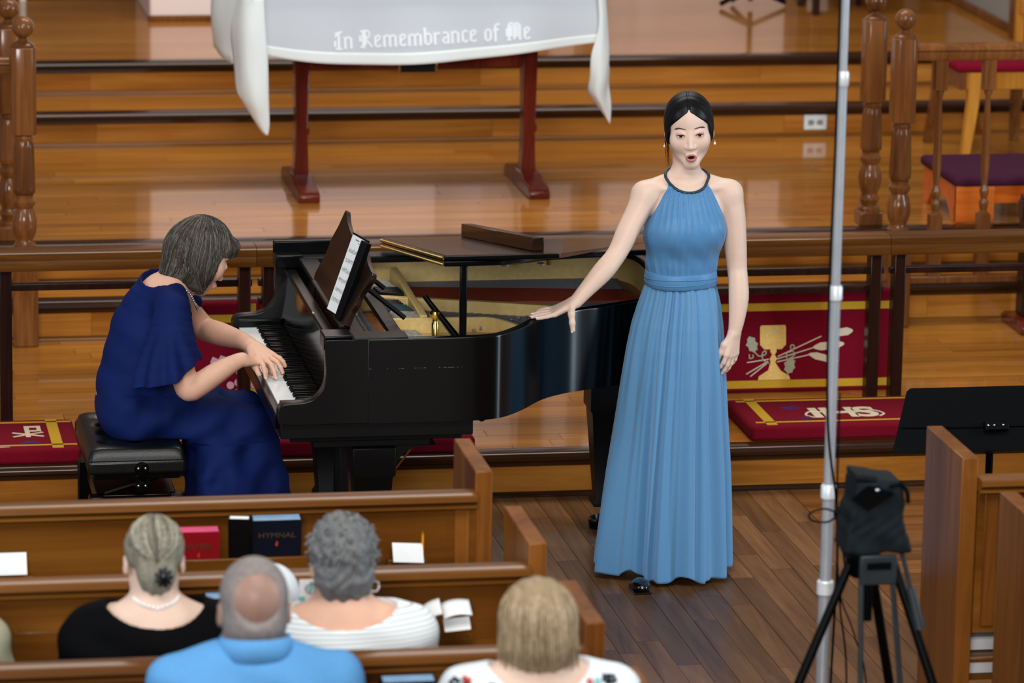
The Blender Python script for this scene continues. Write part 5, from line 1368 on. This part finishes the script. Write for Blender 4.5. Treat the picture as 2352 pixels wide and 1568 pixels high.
ma = nt.nodes.new('ShaderNodeMath'); ma.operation = 'MULTIPLY_ADD'; ma.inputs[1].default_value = 92; nt.links.new(sp.outputs['Z'], ma.inputs[0]); nt.links.new(nz.outputs['Fac'], ma.inputs[2])
fr = nt.nodes.new('ShaderNodeMath'); fr.operation = 'FRACT'; nt.links.new(ma.outputs[0], fr.inputs[0])
rp = nt.nodes.new('ShaderNodeValToRGB'); e = rp.color_ramp.elements; e[0].position = 0; e[0].color = s2l((234, 238, 238))+(1,); e[1].position = 1; e[1].color = s2l((234, 238, 238))+(1,)
for ps, cl_ in ((.62, (234, 238, 238)), (.72, (176, 176, 172)), (.84, (176, 176, 172)), (.93, (234, 238, 238))): k_ = e.new(ps); k_.color = s2l(cl_)+(1,)
nt.links.new(fr.outputs[0], rp.inputs[0]); nt.links.new(rp.outputs[0], b.inputs['Base Color']); b.inputs['Roughness'].default_value = .85
sh.data.materials.clear(); sh.data.materials.append(mt)
# bald man in blue shirt
t, m, s = sitter('bald man with cropped grey hair and a blue collared shirt, seen from behind', -1.963, -4.05, 1.262, .158, 'hair_stubble', 'skin_red', 'blue_shirt', 1.015, .245, (.085, 1.085, 1.0), neckr=.062)
lo, hi = bbx(m)
hairshell(t, m, [((0, .013, .031), (.0772, .0950, .0870)), ((0, .02, -.03), (.073, .080, .06))], [((0, -.10, -.03), (.08, .075, .12)), ((0, .104, .034), (.054, .052, .056))], 'hair_stubble', lo, hi, .004)
cr = []
for j, (z, k) in enumerate(((1.030, 1.10), (1.055, 1.04), (1.078, 1.0), (1.080, 1.05), (1.060, 1.12), (1.028, 1.20))):
    cr.append([(-1.963+.078*k*math.sin(a), -4.075+.078*k*math.cos(a)+.0, z-.012*math.cos(a)) for a in np.linspace(-PI+.0, PI, 49)[:-1]])
MB().grid(cr, closed_u=True).build('shirt_collar', 'blue_shirt', t, smooth=True, solid=.003)
# woman with the blonde bob, flowered top
t, m, s = sitter('woman with a smooth blonde bob and a white flowered top, seen from behind', -1.283, -4.05, 1.182, .156, 'hair_blonde', 'skin_fair', 'white_cap', .955, .235, (.105, 1.0, 1.15))
lo, hi = bbx(m)
hairshell(t, m, [((0, .020, .034), (.088, .106, .092)), ((0, .030, -.025), (.091, .092, .075)), ((.0, .03, -.062), (.070, .075, .040))], [((0, -.12, -.03), (.072, .095, .13))], 'hair_blonde', lo, hi, .0045,
          lambda X, Y, Z: .0012*np.sin(170*(X+1.283)+20*Z))
strands('hair_strands', ['hair_blonde_dark', 'hair_blonde', 'hair_blonde_light', 'hair_blonde'], t, hair_paths(m, 260, 9, (.091, .107, .093), (.12, 1.2), (.075, .110), (-.35, PI+.35), (0, -.12, -1), .004, lift=1.0), .0020)
sh = [o for o in t.children if o.name.startswith('shirt')][0]
bw = BVHTree.FromPolygons([v.co for v in sh.data.vertices], [tuple(p.vertices) for p in sh.data.polygons])
cols_ = ['red_cover', 'teal_damper', 'navy_cover', 'sage_yarn', 'pink_edge']
flat('flower_teal', (120, 190, 190), .8); cols_ = ['flower_teal', 'pink_edge', 'navy_cover', 'sage_yarn', 'flower_teal', 'gilt_red']
rf = random.Random(4)
for k in range(90):
    o_ = Vector((rf.uniform(-1.50, -1.07), -4.6, rf.uniform(.78, .965))); h = bw.ray_cast(o_, Vector((0, 1, .0)))
    if not h[0]: continue
    n_ = h[1] if h[1].y < 0 else -h[1]; M0 = frame(h[0]+n_*.0012, n_.cross(Vector((0, 0, 1))) if abs(n_.z) < .9 else Vector((1, 0, 0)), n_.cross(n_.cross(Vector((0, 0, 1)))))
    mb = MB(); r0 = rf.uniform(.008, .015)
    for j in range(5):
        a = 2*PI*j/5; mb.ball((r0*.7*math.cos(a), r0*.7*math.sin(a), 0), (r0*.5, r0*.5, .0012), 8, 4, M=M0)
    mb.build('printed_flower', rf.choice(cols_), t)
# person with the white cap, mostly hidden
t, m, s = sitter('person in a white cap, mostly hidden behind the bald man and the grey-haired woman', -1.80, -3.03, .945, .135, 'hair_grey', 'skin_fair', 'white_cap', .725, .12, (.08, .83, 1.0), neckr=.042)
lo, hi = bbx(m)
hairshell(t, m, [((0, .012, .034), (.084, .100, .092))], [((0, -.02, -.095), (.14, .16, .08))], 'white_cap', lo, hi, .0045, name='cap')
MB().ball((0, -.10, .0), (.062, .06, .006), 18, 6, M=m).build('cap_brim', 'white_cap', t, smooth=True)
for k in range(3):
    c0 = m @ Vector((.066, .062-.012*k, .026-.014*k)); MB().box(-.003, .003, -.006, .006, -.005, .005, M=Matrix.Translation(c0)).build('cap_print', 'cap_mark', t)
# someone at the left edge of the frame
t, m, s = sitter('person in a pale grey-green top, only the shoulder inside the left edge of the picture', -2.765, -3.25, 1.12, .150, 'hair_grey', 'skin_fair', 'sage_yarn', .89, .262, (.09, .95, 1.1))
lo, hi = bbx(m)
hairshell(t, m, [((0, .018, .036), (.082, .100, .09))], [((0, -.10, -.03), (.075, .085, .10))], 'hair_grey', lo, hi, .006)
# ------------------------------------------------------------------ pews
def pew(label, x0, x1, yb, side, ends=True, rot=0):
    # yb: rear face of the back; side: +1 end panel on the right (aisle at right), -1 on the left
    t = thing('church_pew', label, 'pew', ((x0+x1)/2, yb, 0))
    cap = [(yb+.045, .838), (yb+.05, .862), (yb+.04, .872), (yb-.022, .872), (yb-.034, .866), (yb-.037, .853), (yb-.028, .846), (yb-.019, .8445), (yb-.019, .8425), (yb-.028, .840), (yb-.029, .832), (yb-.020, .826), (yb-.004, .822), (yb+.04, .824)]
    MB().prism(cap, x0, x1, 'X').build('cap_rail', 'pew_wood', t, smooth='auto')
    MB().box(x0, x1, yb, yb+.03, .40, .83).build('back_panel', 'pew_wood', t)
    MB().box(x0, x1, yb+.03, yb+.43, .415, .45).build('seat', 'pew_wood', t, bevel=.008)
    MB().box(x0, x1, yb+.405, yb+.425, .34, .415).build('seat_rail', 'pew_wood', t, bevel=.004)
    ex0, ex1 = (x1, x1+.05) if side > 0 else (x0-.05, x0)
    e = MB().box(ex0, ex1, yb-.005 if False else yb+.01, yb+.40, 0, .93).build('end_panel', 'pew_end_wood', t, bevel=.004)
    MB().box(x1-.06 if side > 0 else x0+.02, x1-.02 if side > 0 else x0+.06, yb-.006, yb+.001, .42, .824).build('stile', 'pew_end_wood', t, bevel=.002)
    xx0, xx1 = (x0-.05, x0) if side > 0 else (x1, x1+.05)
    MB().box(xx0, xx1, yb, yb+.43, 0, .93).build('end_panel', 'pew_end_wood', t, bevel=.004)
    return t
def rack(x0, x1, yb, z0, z1, t, d=.09):
    r = MB().box(x0, x1, yb-d, yb-d+.012, z0, z1).build('book_rack', 'pew_wood', t, bevel=.003)
    MB().box(x0, x1, yb-d+.01, yb, z0, z0+.012).build('rack_shelf', 'pew_wood', r)
    for x in (x0, x1-.01): MB().box(x, x+.01, yb-d+.01, yb, z0, z1-.01).build('rack_side', 'pew_wood', r)
def cardbox(x0, x1, yb, z0, z1, t):
    r = MB().box(x0, x1, yb-.036, yb-.028, z0, z1).build('card_holder', 'pew_wood', t, bevel=.002)
    MB().box(x0, x1, yb-.03, yb, z0, z0+.008).box(x0, x0+.008, yb-.03, yb, z0, z1).box(x1-.008, x1, yb-.03, yb, z0, z1).build('holder_shelf', 'pew_wood', r)
yb = (-2.06, -2.83, -3.58, -4.34)
p1 = pew('wooden pew nearest the piano, its back towards the camera, left of the aisle', -3.3, -1.095, yb[0], 1)
p2 = pew('wooden pew second from the piano, left of the aisle, open white papers on its back', -3.3, -1.08, yb[1], 1)
p3 = pew('wooden pew third from the piano, left of the aisle, directly behind the grey-haired woman', -3.3, -1.07, yb[2], 1)
p4 = pew('wooden pew lowest in the picture, only the top of its aisle end showing', -3.3, -1.065, yb[3], 1)
q1 = pew('wooden pew right of the aisle, its tall end panel beside the camera tripod', .395, 2.6, yb[0], -1)
q2 = pew('wooden pew at the right edge of the picture, one row nearer than the tripod pew', .395, 2.6, yb[1], -1)
q3 = pew('wooden pew right of the aisle, outside the lower right of the picture', .395, 2.6, yb[2], -1)
rack(-2.05, -1.56, yb[0], .655, .722, p1); cardbox(-1.352, -1.238, yb[0], .615, .688, p1); cardbox(-2.50, -2.358, yb[0], .60, .675, p1)
rack(-2.02, -1.50, yb[1], .655, .722, p2); cardbox(-1.36, -1.235, yb[1], .60, .685, p2); cardbox(-2.458, -2.33, yb[1], .665, .742, p2)
rack(-1.80, -1.42, yb[2], .655, .722, p3)

# ------------------------------------------------------------------ books and papers in the racks
def book(label, x0, x1, ytop, z0, z1, th, cover, edge, lean=.0, letters=None, lmat='gilt', rot=0):
    t = thing('book', label, 'book', ((x0+x1)/2, ytop, z0))
    cx = (x0+x1)/2; M0 = Matrix.Translation((cx, ytop, z0)) @ Matrix.Rotation(rot, 4, 'Z') @ Matrix.Rotation(lean, 4, 'X'); w = (x1-x0)/2; h = z1-z0
    MB().box(-w, w, 0, .003, 0, h, M=M0).build('front_cover', cover, t, bevel=.001)
    MB().box(-w, w, th-.003, th, 0, h, M=M0).build('back_cover', cover, t, bevel=.001)
    MB().box(-w, -w+.004, 0, th, 0, h, M=M0).build('spine', cover, t, bevel=.001)
    MB().box(-w+.003, w-.003, .003, th-.003, .003, h-.0015, M=M0).build('page_block', edge, t)
    if letters:
        for s_, zz, wd in letters: text(s_, .022, lmat, t, M0 @ Matrix.Translation((0, -.0006, zz)) @ Matrix.Rotation(PI/2, 4, 'X'), width=wd)
        zz = letters[0][1]-.024
        mm = MB().prism([(0, zz+.008), (.004, zz+.002), (.001, zz-.001), (.004, zz-.006), (-.002, zz-.009), (-.004, zz-.002), (-.002, zz+.002)], -.0012, 0, 'Y', M=M0); mm.build('flame_emblem', 'gilt_red', t)
    return t
book('red Bible with pink page edges in the rack of the nearest pew', -1.957, -1.838, -2.130, .668, .803, .046, 'red_cover', 'pink_edge', .12, letters=[('HOLY BIBLE', .090, .075)])
book('black hymnal with white page edges leaning beside the navy hymnal', -1.812, -1.752, -2.128, .668, .838, .030, 'black_cover', 'paper', .12, rot=-.2)
book('navy hymnal with blue-grey page edges in the rack of the nearest pew', -1.747, -1.607, -2.130, .668, .832, .048, 'navy_cover', 'blue_edge', .12, letters=[('HYMNAL', .118, .105)])
book('dark hymnal with grey-blue page edges behind the bald man', -1.96, -1.84, -2.900, .668, .835, .046, 'black_cover', 'blue_edge', .12)
book('dark navy hymnal at the picture bottom, right of the pink-edged Bible', -1.60, -1.465, -3.650, .668, .825, .046, 'navy_cover', 'blue_edge', .12)
book('red Bible with pink page edges in the rack at the bottom of the picture', -1.705, -1.605, -3.650, .668, .802, .046, 'red_cover', 'pink_edge', .12)
def paper(label, x, y, z, w, h, fold, tilt, roll=0, cat='paper'):
    t = thing('folded_paper', label, cat, (x, y, z))
    M0 = Matrix.Translation((x, y, z)) @ Matrix.Rotation(roll, 4, 'Y') @ Matrix.Rotation(tilt, 4, 'X')
    MB().box(-w/2, w/2, -.0006, .0006, 0, h, M=M0).build('front_leaf', 'paper', t)
    M1 = M0 @ Matrix.Rotation(fold, 4, 'X')
    MB().box(-w/2+.004, w/2-.006, -.0006, .0006, 0, h*.93, M=M1).build('back_leaf', 'paper', t)
    return t
paper('white folded paper tucked in the card holder beside the pencil', -1.297, -2.125, .688, .088, .066, -.28, -.85, .06)
t = thing('pencil', 'short yellow-orange pencil in the card holder of the nearest pew', 'pencil', (-1.248, -2.075, .68))
MB().lathe([(.0032, 0), (.0032, .055)], (0, 0, 0), 6, M=Matrix.Translation((-1.250, -2.078, .70))).build('shaft', 'pencil_orange', t)
MB().lathe([(.0032, .055), (.0005, .066)], (0, 0, 0), 6, M=Matrix.Translation((-1.250, -2.078, .70))).build('point', 'chair_wood', t)
# open booklet on the second pew
t = thing('open_booklet', 'white open booklet lying across the card holder of the second pew', 'booklet', (-1.32, -2.88, .74))
for (a, b, nm) in (((-1.395, .728), (-1.330, .775), 'left_page'), ((-1.325, .760), (-1.250, .768), 'right_page')):
    P = [[(a[0]+(b[0]-a[0])*u, -2.93+.06*v, a[1]+(b[1]-a[1])*(u**.7)+.024*v+.006*math.sin(PI*u)) for u in np.linspace(0, 1, 8)] for v in np.linspace(0, 1, 5)]
    MB().grid(P).build(nm, 'paper', t, smooth=True, solid=.004)
paper('small white card hanging under the open booklet on the second pew', -1.285, -2.915, .722, .070, .036, -.2, -.6, -.08)
t = paper('white folded leaflets in the card holder at the left edge of the nearest pew', -2.425, -2.125, .688, .095, .066, -.25, -.6)
t = thing('patterned_booklet', 'booklet with teal and red printed pattern held in front of the grey-haired woman', 'booklet', (-1.63, -3.08, .85))
MB().box(-1.735, -1.545, -3.10, -3.096, .84, .93).build('cover', 'paper', t)
for k in range(14):
    x = random.choice((random.uniform(-1.73, -1.68), random.uniform(-1.58, -1.55))); z = random.uniform(.85, .925)
    MB().box(x-.008, x+.008, -3.1015, -3.0995, z-.006, z+.006).build('printed_patch', 'flower_teal' if x < -1.62 else 'gilt_red', t)
for i, (za, zb_) in enumerate(((.315, .355), (.243, .285))):
    t = thing('white_box', ('upper' if i == 0 else 'lower')+' white box stored under the right-hand pew, seen between the two pew ends', 'box', (.5, -1.93, za))
    MB().box(.40, .72, -1.96, -1.84, za, zb_).build('box_body', 'paper', t, bevel=.002)
    MB().box(.398, .722, -1.963, -1.838, zb_-.006, zb_+.001).build('lid', 'plate_white', t, bevel=.001)
t = thing('kneeler_bar', 'wooden kneeler bar between the two white boxes under the right-hand pew', 'kneeler', (1.4, -1.98, .25))
MB().box(.40, 2.6, -2.01, -1.95, .290, .312).build('bar', 'pew_wood', t, bevel=.008)
for x in (.9, 2.4): MB().box(x, x+.04, -2.0, -1.96, 0, .292).build('leg', 'pew_wood', t)
MB().box(.40, 2.6, -1.97, -1.80, .300, .313).build('upper_shelf', 'pew_wood', t); MB().box(.40, 2.6, -1.97, -1.80, .225, .242).build('lower_shelf', 'pew_wood', t)

# ------------------------------------------------------------------ tall telescopic stand with cables
t = thing('telescopic_stand', 'tall silver telescopic stand with black cable, in front of the aisle at right', 'stand', (-.225, -2.7, 0))
px, py = -.225, -2.7
for z0, z1, r in ((.12, .745, .0185), (.745, 1.018, .0165), (1.018, 1.574, .0145), (1.574, 2.161, .0125), (2.161, 3.1, .0105)):
    MB().lathe([(r, z0), (r, z1)], (px, py, 0), 20).build('tube_section', 'steel_tube', t, smooth='auto')
for z, r in ((.745, .0235), (1.018, .021), (1.574, .019), (2.161, .0165)):
    MB().lathe([(r*.8, z-.022), (r, z-.018), (r, z+.016), (r*.85, z+.02)], (px, py, 0), 20).build('clamp_collar', 'collar_grey', t, smooth='auto')
for k in range(3):
    a = k*2*PI/3+.4; MB().tube([(px, py, .42), (px+.34*math.cos(a), py+.34*math.sin(a), .015)], .009, 8).build('leg', 'steel_tube', t)
c = thing('cable', 'black cable running down the silver telescopic stand, looped and tied halfway', 'cable', (-.2, -2.72, 0))
def cable(pts, r=.0028): MB().tube(catmull(pts, 8), r, 7).build('cable_run', 'plastic_black', c, smooth=True)
cable([(-.243, -2.71, 2.5), (-.243, -2.715, 2.0), (-.247, -2.718, 1.5), (-.238, -2.722, 1.2), (-.212, -2.725, 1.02), (-.205, -2.725, .94), (-.20, -2.725, .8), (-.205, -2.722, .5), (-.21, -2.72, .02)], .0035)
cable([(-.21, -2.728, 1.3), (-.208, -2.73, 1.0), (-.200, -2.732, .93), (-.18, -2.735, .80), (-.19, -2.735, .70), (-.165, -2.735, .5), (-.16, -2.73, .02)])
cable([(-.205, -2.728, .97), (-.195, -2.738, .75), (-.15, -2.745, .62), (-.11, -2.75, .45), (-.12, -2.75, .02)], .0022)
cable([(-.205, -2.74, .965), (-.25, -2.76, .985), (-.292, -2.765, .975), (-.286, -2.765, .955), (-.24, -2.76, .948), (-.205, -2.74, .962)], .0026)
MB().ball((-.205, -2.732, .962), (.012, .012, .02), 12, 8).build('tie', 'plastic_black', c, smooth=True)

# ------------------------------------------------------------------ tripod and covered camera
tx, ty = -.238, -3.2; t = thing('camera_tripod', 'black camera tripod in the aisle in front of the silver stand', 'tripod', (tx, ty, 0))
MB().lathe([(.03, .92), (.038, .93), (.038, .95), (.045, .96), (.045, .985), (.03, 1.0)], (tx-.02, ty, 0), 20).build('head', 'plastic_black', t, smooth='auto')
MB().box(tx-.045, tx+.055, ty-.075, ty-.055, .915, .995).build('front_plate', 'plastic_grey', t, bevel=.005)
MB().box(tx-.028, tx+.038, ty-.079, ty-.074, .958, .978).build('plate_slot', 'plastic_black', t, bevel=.002)
MB().lathe([(.016, .80), (.016, .93)], (tx-.005, ty, 0), 14).build('centre_column', 'plastic_black', t, smooth='auto')
for (fx, fy, top) in ((-.72, -3.35, (tx-.05, ty, .965)), (.10, -3.55, (tx+.055, ty-.02, .97)), (.02, -2.85, (tx+.01, ty+.04, .96))):
    T0 = Vector(top); B0 = Vector((fx, fy, .015)); d = (B0-T0).normalized(); u = d.cross(Vector((0, 0, 1))).normalized()
    lg = MB().tube([T0, T0+(B0-T0)*.55], .013, 10).build('leg', 'plastic_black', t, smooth='auto')
    MB().tube([T0+(B0-T0)*.5, B0], .009, 10).build('lower_leg', 'plastic_black', lg, smooth='auto')
    MB().ball(tuple(B0), (.018, .018, .014), 10, 6).build('rubber_foot', 'plastic_grey', lg, smooth=True)
for sx, bx in ((-.040, -.035), (.045, .085)):
    MB().tube([(tx+sx, ty-.066, .925), (tx+bx*1.1, ty-.13, .35), (tx+bx*1.5, ty-.2, .02)], .0075, 8).build('brace_tube', 'plastic_grey', t, smooth='auto')
MB().tube([(tx+.065, ty-.04, 1.03), (tx+.080, ty-.06, .96), (tx+.092, ty-.075, .90)], .0065, 8).build('pan_handle_rod', 'plastic_grey', t, smooth='auto')
MB().tube([(tx+.092, ty-.075, .905), (tx+.115, ty-.10, .80)], [.0125, .015], 12).build('pan_handle_grip', 'plastic_grey', t, smooth='auto')
k = thing('covered_camera', 'video camera under a dark grey rain cover on the tripod', 'camera', (tx+.01, ty, 1.0))
Fc_ = SDF((-.38, -3.40, .95), (-.08, -3.0, 1.25), .0035)
def cover(X, Y, Z):
    cx = -.238+(1.1-Z)*-.04; w = .060+.006*np.sin(20*Z)+(1.10-Z)*.03; qx = np.abs(X-cx)-w; qy = np.abs(Y+3.2)-.055; qz = np.abs(Z-1.094)-.088
    qx = np.maximum(qx, -1); d = np.sqrt(np.maximum(qx, 0)**2+np.maximum(qy, 0)**2+np.maximum(qz, 0)**2)+np.minimum(np.maximum(np.maximum(qx, qy), qz), 0)
    return d-.012+.0035*np.sin(48*X+30*Z)*np.sin(35*Z-18*X)+.0022*np.sin(70*Z+50*X+2*np.sin(40*X))*np.sin(30*X+20*Z)+.0008*np.sin(130*X-70*Z+3*np.sin(50*Z))
Fc_.op(cover, (-9, -9, 0), (9, 9, 9), .01)
Fc_.cone((-.165, -3.25, 1.02), (-.150, -3.26, 1.005), .02, .008, .02)
Fc_.cone((-.29, -3.22, 1.01), (-.30, -3.21, .985), .022, .014, .02)
Fc_.build('rain_cover', 'cover_cloth', k, smooth=1)
MB().box(-.03, .03, -.05, .05, 0, .016, M=Matrix.Translation((-.275, -3.22, 1.196)) @ Matrix.Rotation(.15, 4, 'Y')).build('cover_flap', 'cover_cloth', k, bevel=.004)
dm = [(-.048, 0), (.0, .036), (.072, .012), (.0, -.034)]
MB().prism(dm, -.001, .001, 'Y', M=Matrix.Translation((-.268, -3.272, 1.150))).build('dark_patch', 'plastic_black', k)
MB().tube(catmull([(-.21, -3.265, 1.18), (-.185, -3.27, 1.188), (-.165, -3.27, 1.168), (-.160, -3.27, 1.135)], 5), .006, 8).build('drawstring', 'plastic_black', k, smooth=True)
MB().ball((-.245, -3.272, 1.172), (.006, .004, .005), 8, 6).build('button', 'chrome', k, smooth=True)

# ------------------------------------------------------------------ black music stand beyond the right-hand pew
t = thing('music_stand', 'black metal music stand with a wide desk behind the right-hand pew', 'music stand', (.85, -.75, 0))
M0 = Matrix.Translation((.815, -.78, .715)) @ Matrix.Rotation(-.42, 4, 'X')
dk = [(-.325, -.10), (-.335, -.085), (-.275, .105), (-.262, .115), (.30, .115), (.315, .10), (.335, -.085), (.325, -.10)]
MB().prism(dk, -.0015, .0015, 'Y', M=M0).build('desk', 'plastic_black', t)
MB().box(-.335, .335, -.045, .002, -.105, -.10, M=M0).build('ledge', 'plastic_black', t, bevel=.001)
MB().box(-.335, .335, -.047, -.043, -.105, -.090, M=M0).build('ledge_lip', 'plastic_black', t, bevel=.001)
for z in (-.02,): MB().tube([tuple(M0 @ Vector((x, -.006, z+abs(x)*.02))) for x in (-.30, -.1, .1, .30)], .003, 6).build('back_rib', 'plastic_black', t)
MB().box(-.03, .05, -.03, -.0, -.035, -.005, M=M0).build('bracket', 'plastic_black', t, bevel=.004)
for x in (-.02, .0, .03): MB().ball((x, -.03, -.018), (.004, .003, .004), 8, 6, M=M0).build('bracket_screw', 'chrome', t, smooth=True)
MB().tube([(.82, -.76, .69), (.82, -.76, .06)], .0125, 12).build('post', 'plastic_black', t, smooth='auto')
for kx in range(3):
    a = kx*2*PI/3+.5; MB().tube([(.82, -.76, .10), (.82+.24*math.cos(a), -.76+.24*math.sin(a), .012)], .009, 8).build('leg', 'plastic_black', t)
# folding stand foot on the altar platform
t = thing('music_stand', 'black tripod foot of a stand on the upper platform at the picture top', 'music stand', (2.03, 7.83, Z5))
for a in (.0, 2.0, 3.6): MB().tube([(2.03, 7.83, Z5+.10), (2.03+.19*math.cos(a), 7.83+.10*math.sin(a), Z5+.02)], .014, 8).build('leg', 'plastic_black', t)
MB().tube([(2.03, 7.83, Z5+.03), (2.03, 7.83, Z5+1.1)], .014, 10).build('post', 'plastic_black', t)

# ------------------------------------------------------------------ chair, kneeling stool and bench at the right
t = thing('wooden_chair', 'light wooden chair with a crimson seat behind the right handrail', 'chair', (2.6, 5.1, Z3))
MB().box(2.34, 2.80, 4.99, 5.45, .905, .945).build('seat_cushion', 'cushion_red', t, bevel=.015, seg=3)
MB().box(2.39, 2.80, 5.0, 5.03, .825, .905).build('front_apron', 'chair_wood', t, bevel=.004)
MB().box(2.36, 2.39, 5.0, 5.42, .825, .905).build('side_apron', 'newel_wood', t, bevel=.004)
def cleg(x, y, dx, dy, mat='chair_wood'):
    vs = []
    for z, ox, oy, h in ((.905, 0, 0, .028), (.75, dx*.1, dy*.1, .026), (Z3, dx, dy, .020)): vs.append([(x+ox-h, y+oy-h, z), (x+ox+h, y+oy-h, z), (x+ox+h, y+oy+h, z), (x+ox-h, y+oy+h, z)])
    m = MB().grid(vs, closed_u=True); m.f += [(0, 1, 2, 3), (11, 10, 9, 8)]; m.mi += [0, 0]; m.build('leg', mat, t, bevel=.004)
cleg(2.43, 5.02, -.035, -.01); cleg(2.76, 5.02, .03, -.01); cleg(2.37, 5.40, -.02, .08, 'newel_wood'); cleg(2.76, 5.42, .02, .08, 'newel_wood')
MB().box(2.74, 2.78, 5.01, 5.05, .94, 1.42).build('back_post', 'chair_wood', t, bevel=.006); MB().box(2.74, 2.78, 5.40, 5.44, .94, 1.42).build('back_post', 'chair_wood', t, bevel=.006)
for z in (1.12, 1.30): MB().box(2.75, 2.77, 5.05, 5.40, z, z+.07).build('back_slat', 'chair_wood', t, bevel=.005)
t = thing('kneeling_stool', 'orange wooden kneeling stool with a plum cushion behind the right balusters', 'stool', (2.15, 3.8, Z3))
def endp(x): 
    MB().prism([(3.53, Z3), (3.60, Z3), (3.63, Z3+.04), (3.70, Z3+.085), (3.88, Z3+.085), (3.95, Z3+.04), (3.98, Z3), (4.05, Z3), (4.05, .66), (3.53, .66)], x, x+.025, 'X').build('end_panel', 'stool_wood', t, bevel=.003)
endp(1.93); endp(2.36)
MB().box(1.93, 2.10, 3.525, 3.55, Z3+.005, .655).build('front_block', 'stool_wood', t, bevel=.003)
MB().box(2.10, 2.385, 3.53, 3.55, .58, .655).build('front_rail', 'stool_wood', t, bevel=.003)
MB().box(1.915, 2.40, 3.52, 4.07, .655, .70).build('cushion_top', 'cushion_plum', t, bevel=.018, seg=3)
t = thing('choir_bench', 'dark wooden bench against the back of the upper platform at top right', 'bench', (2.75, 8.2, Z5))
MB().box(2.35, 3.10, 8.0, 8.04, Z5+.06, Z5+.55).build('front_panel', 'panel_wood', t, bevel=.005)
MB().box(2.35, 3.10, 7.96, 8.3, Z5+.55, Z5+.60).build('seat', 'panel_wood', t, bevel=.005)
MB().box(2.33, 2.37, 7.96, 8.3, Z5, Z5+.62).build('side_panel', 'panel_wood', t, bevel=.005); MB().box(3.08, 3.12, 7.96, 8.3, Z5, Z5+.62).build('side_panel', 'panel_wood', t, bevel=.005)
t = thing('pulpit_chair', 'dark wooden chair with burgundy seat at picture top, left of the right newel posts', 'chair', (2.47, 7.5, Z5))
MB().box(2.29, 2.64, 7.48, 7.85, Z5+.38, Z5+.44).build('seat', 'burgundy', t, bevel=.012)
for x in (2.30, 2.61):
    for y in (7.5, 7.83): MB().box(x-.018, x+.018, y-.018, y+.018, Z5, Z5+.38 if y < 7.6 else Z5+1.0).build('leg', 'rail_dark', t, bevel=.004)
MB().box(2.30, 2.61, 7.82, 7.84, Z5+.6, Z5+1.0).build('backrest', 'rail_dark', t, bevel=.005)
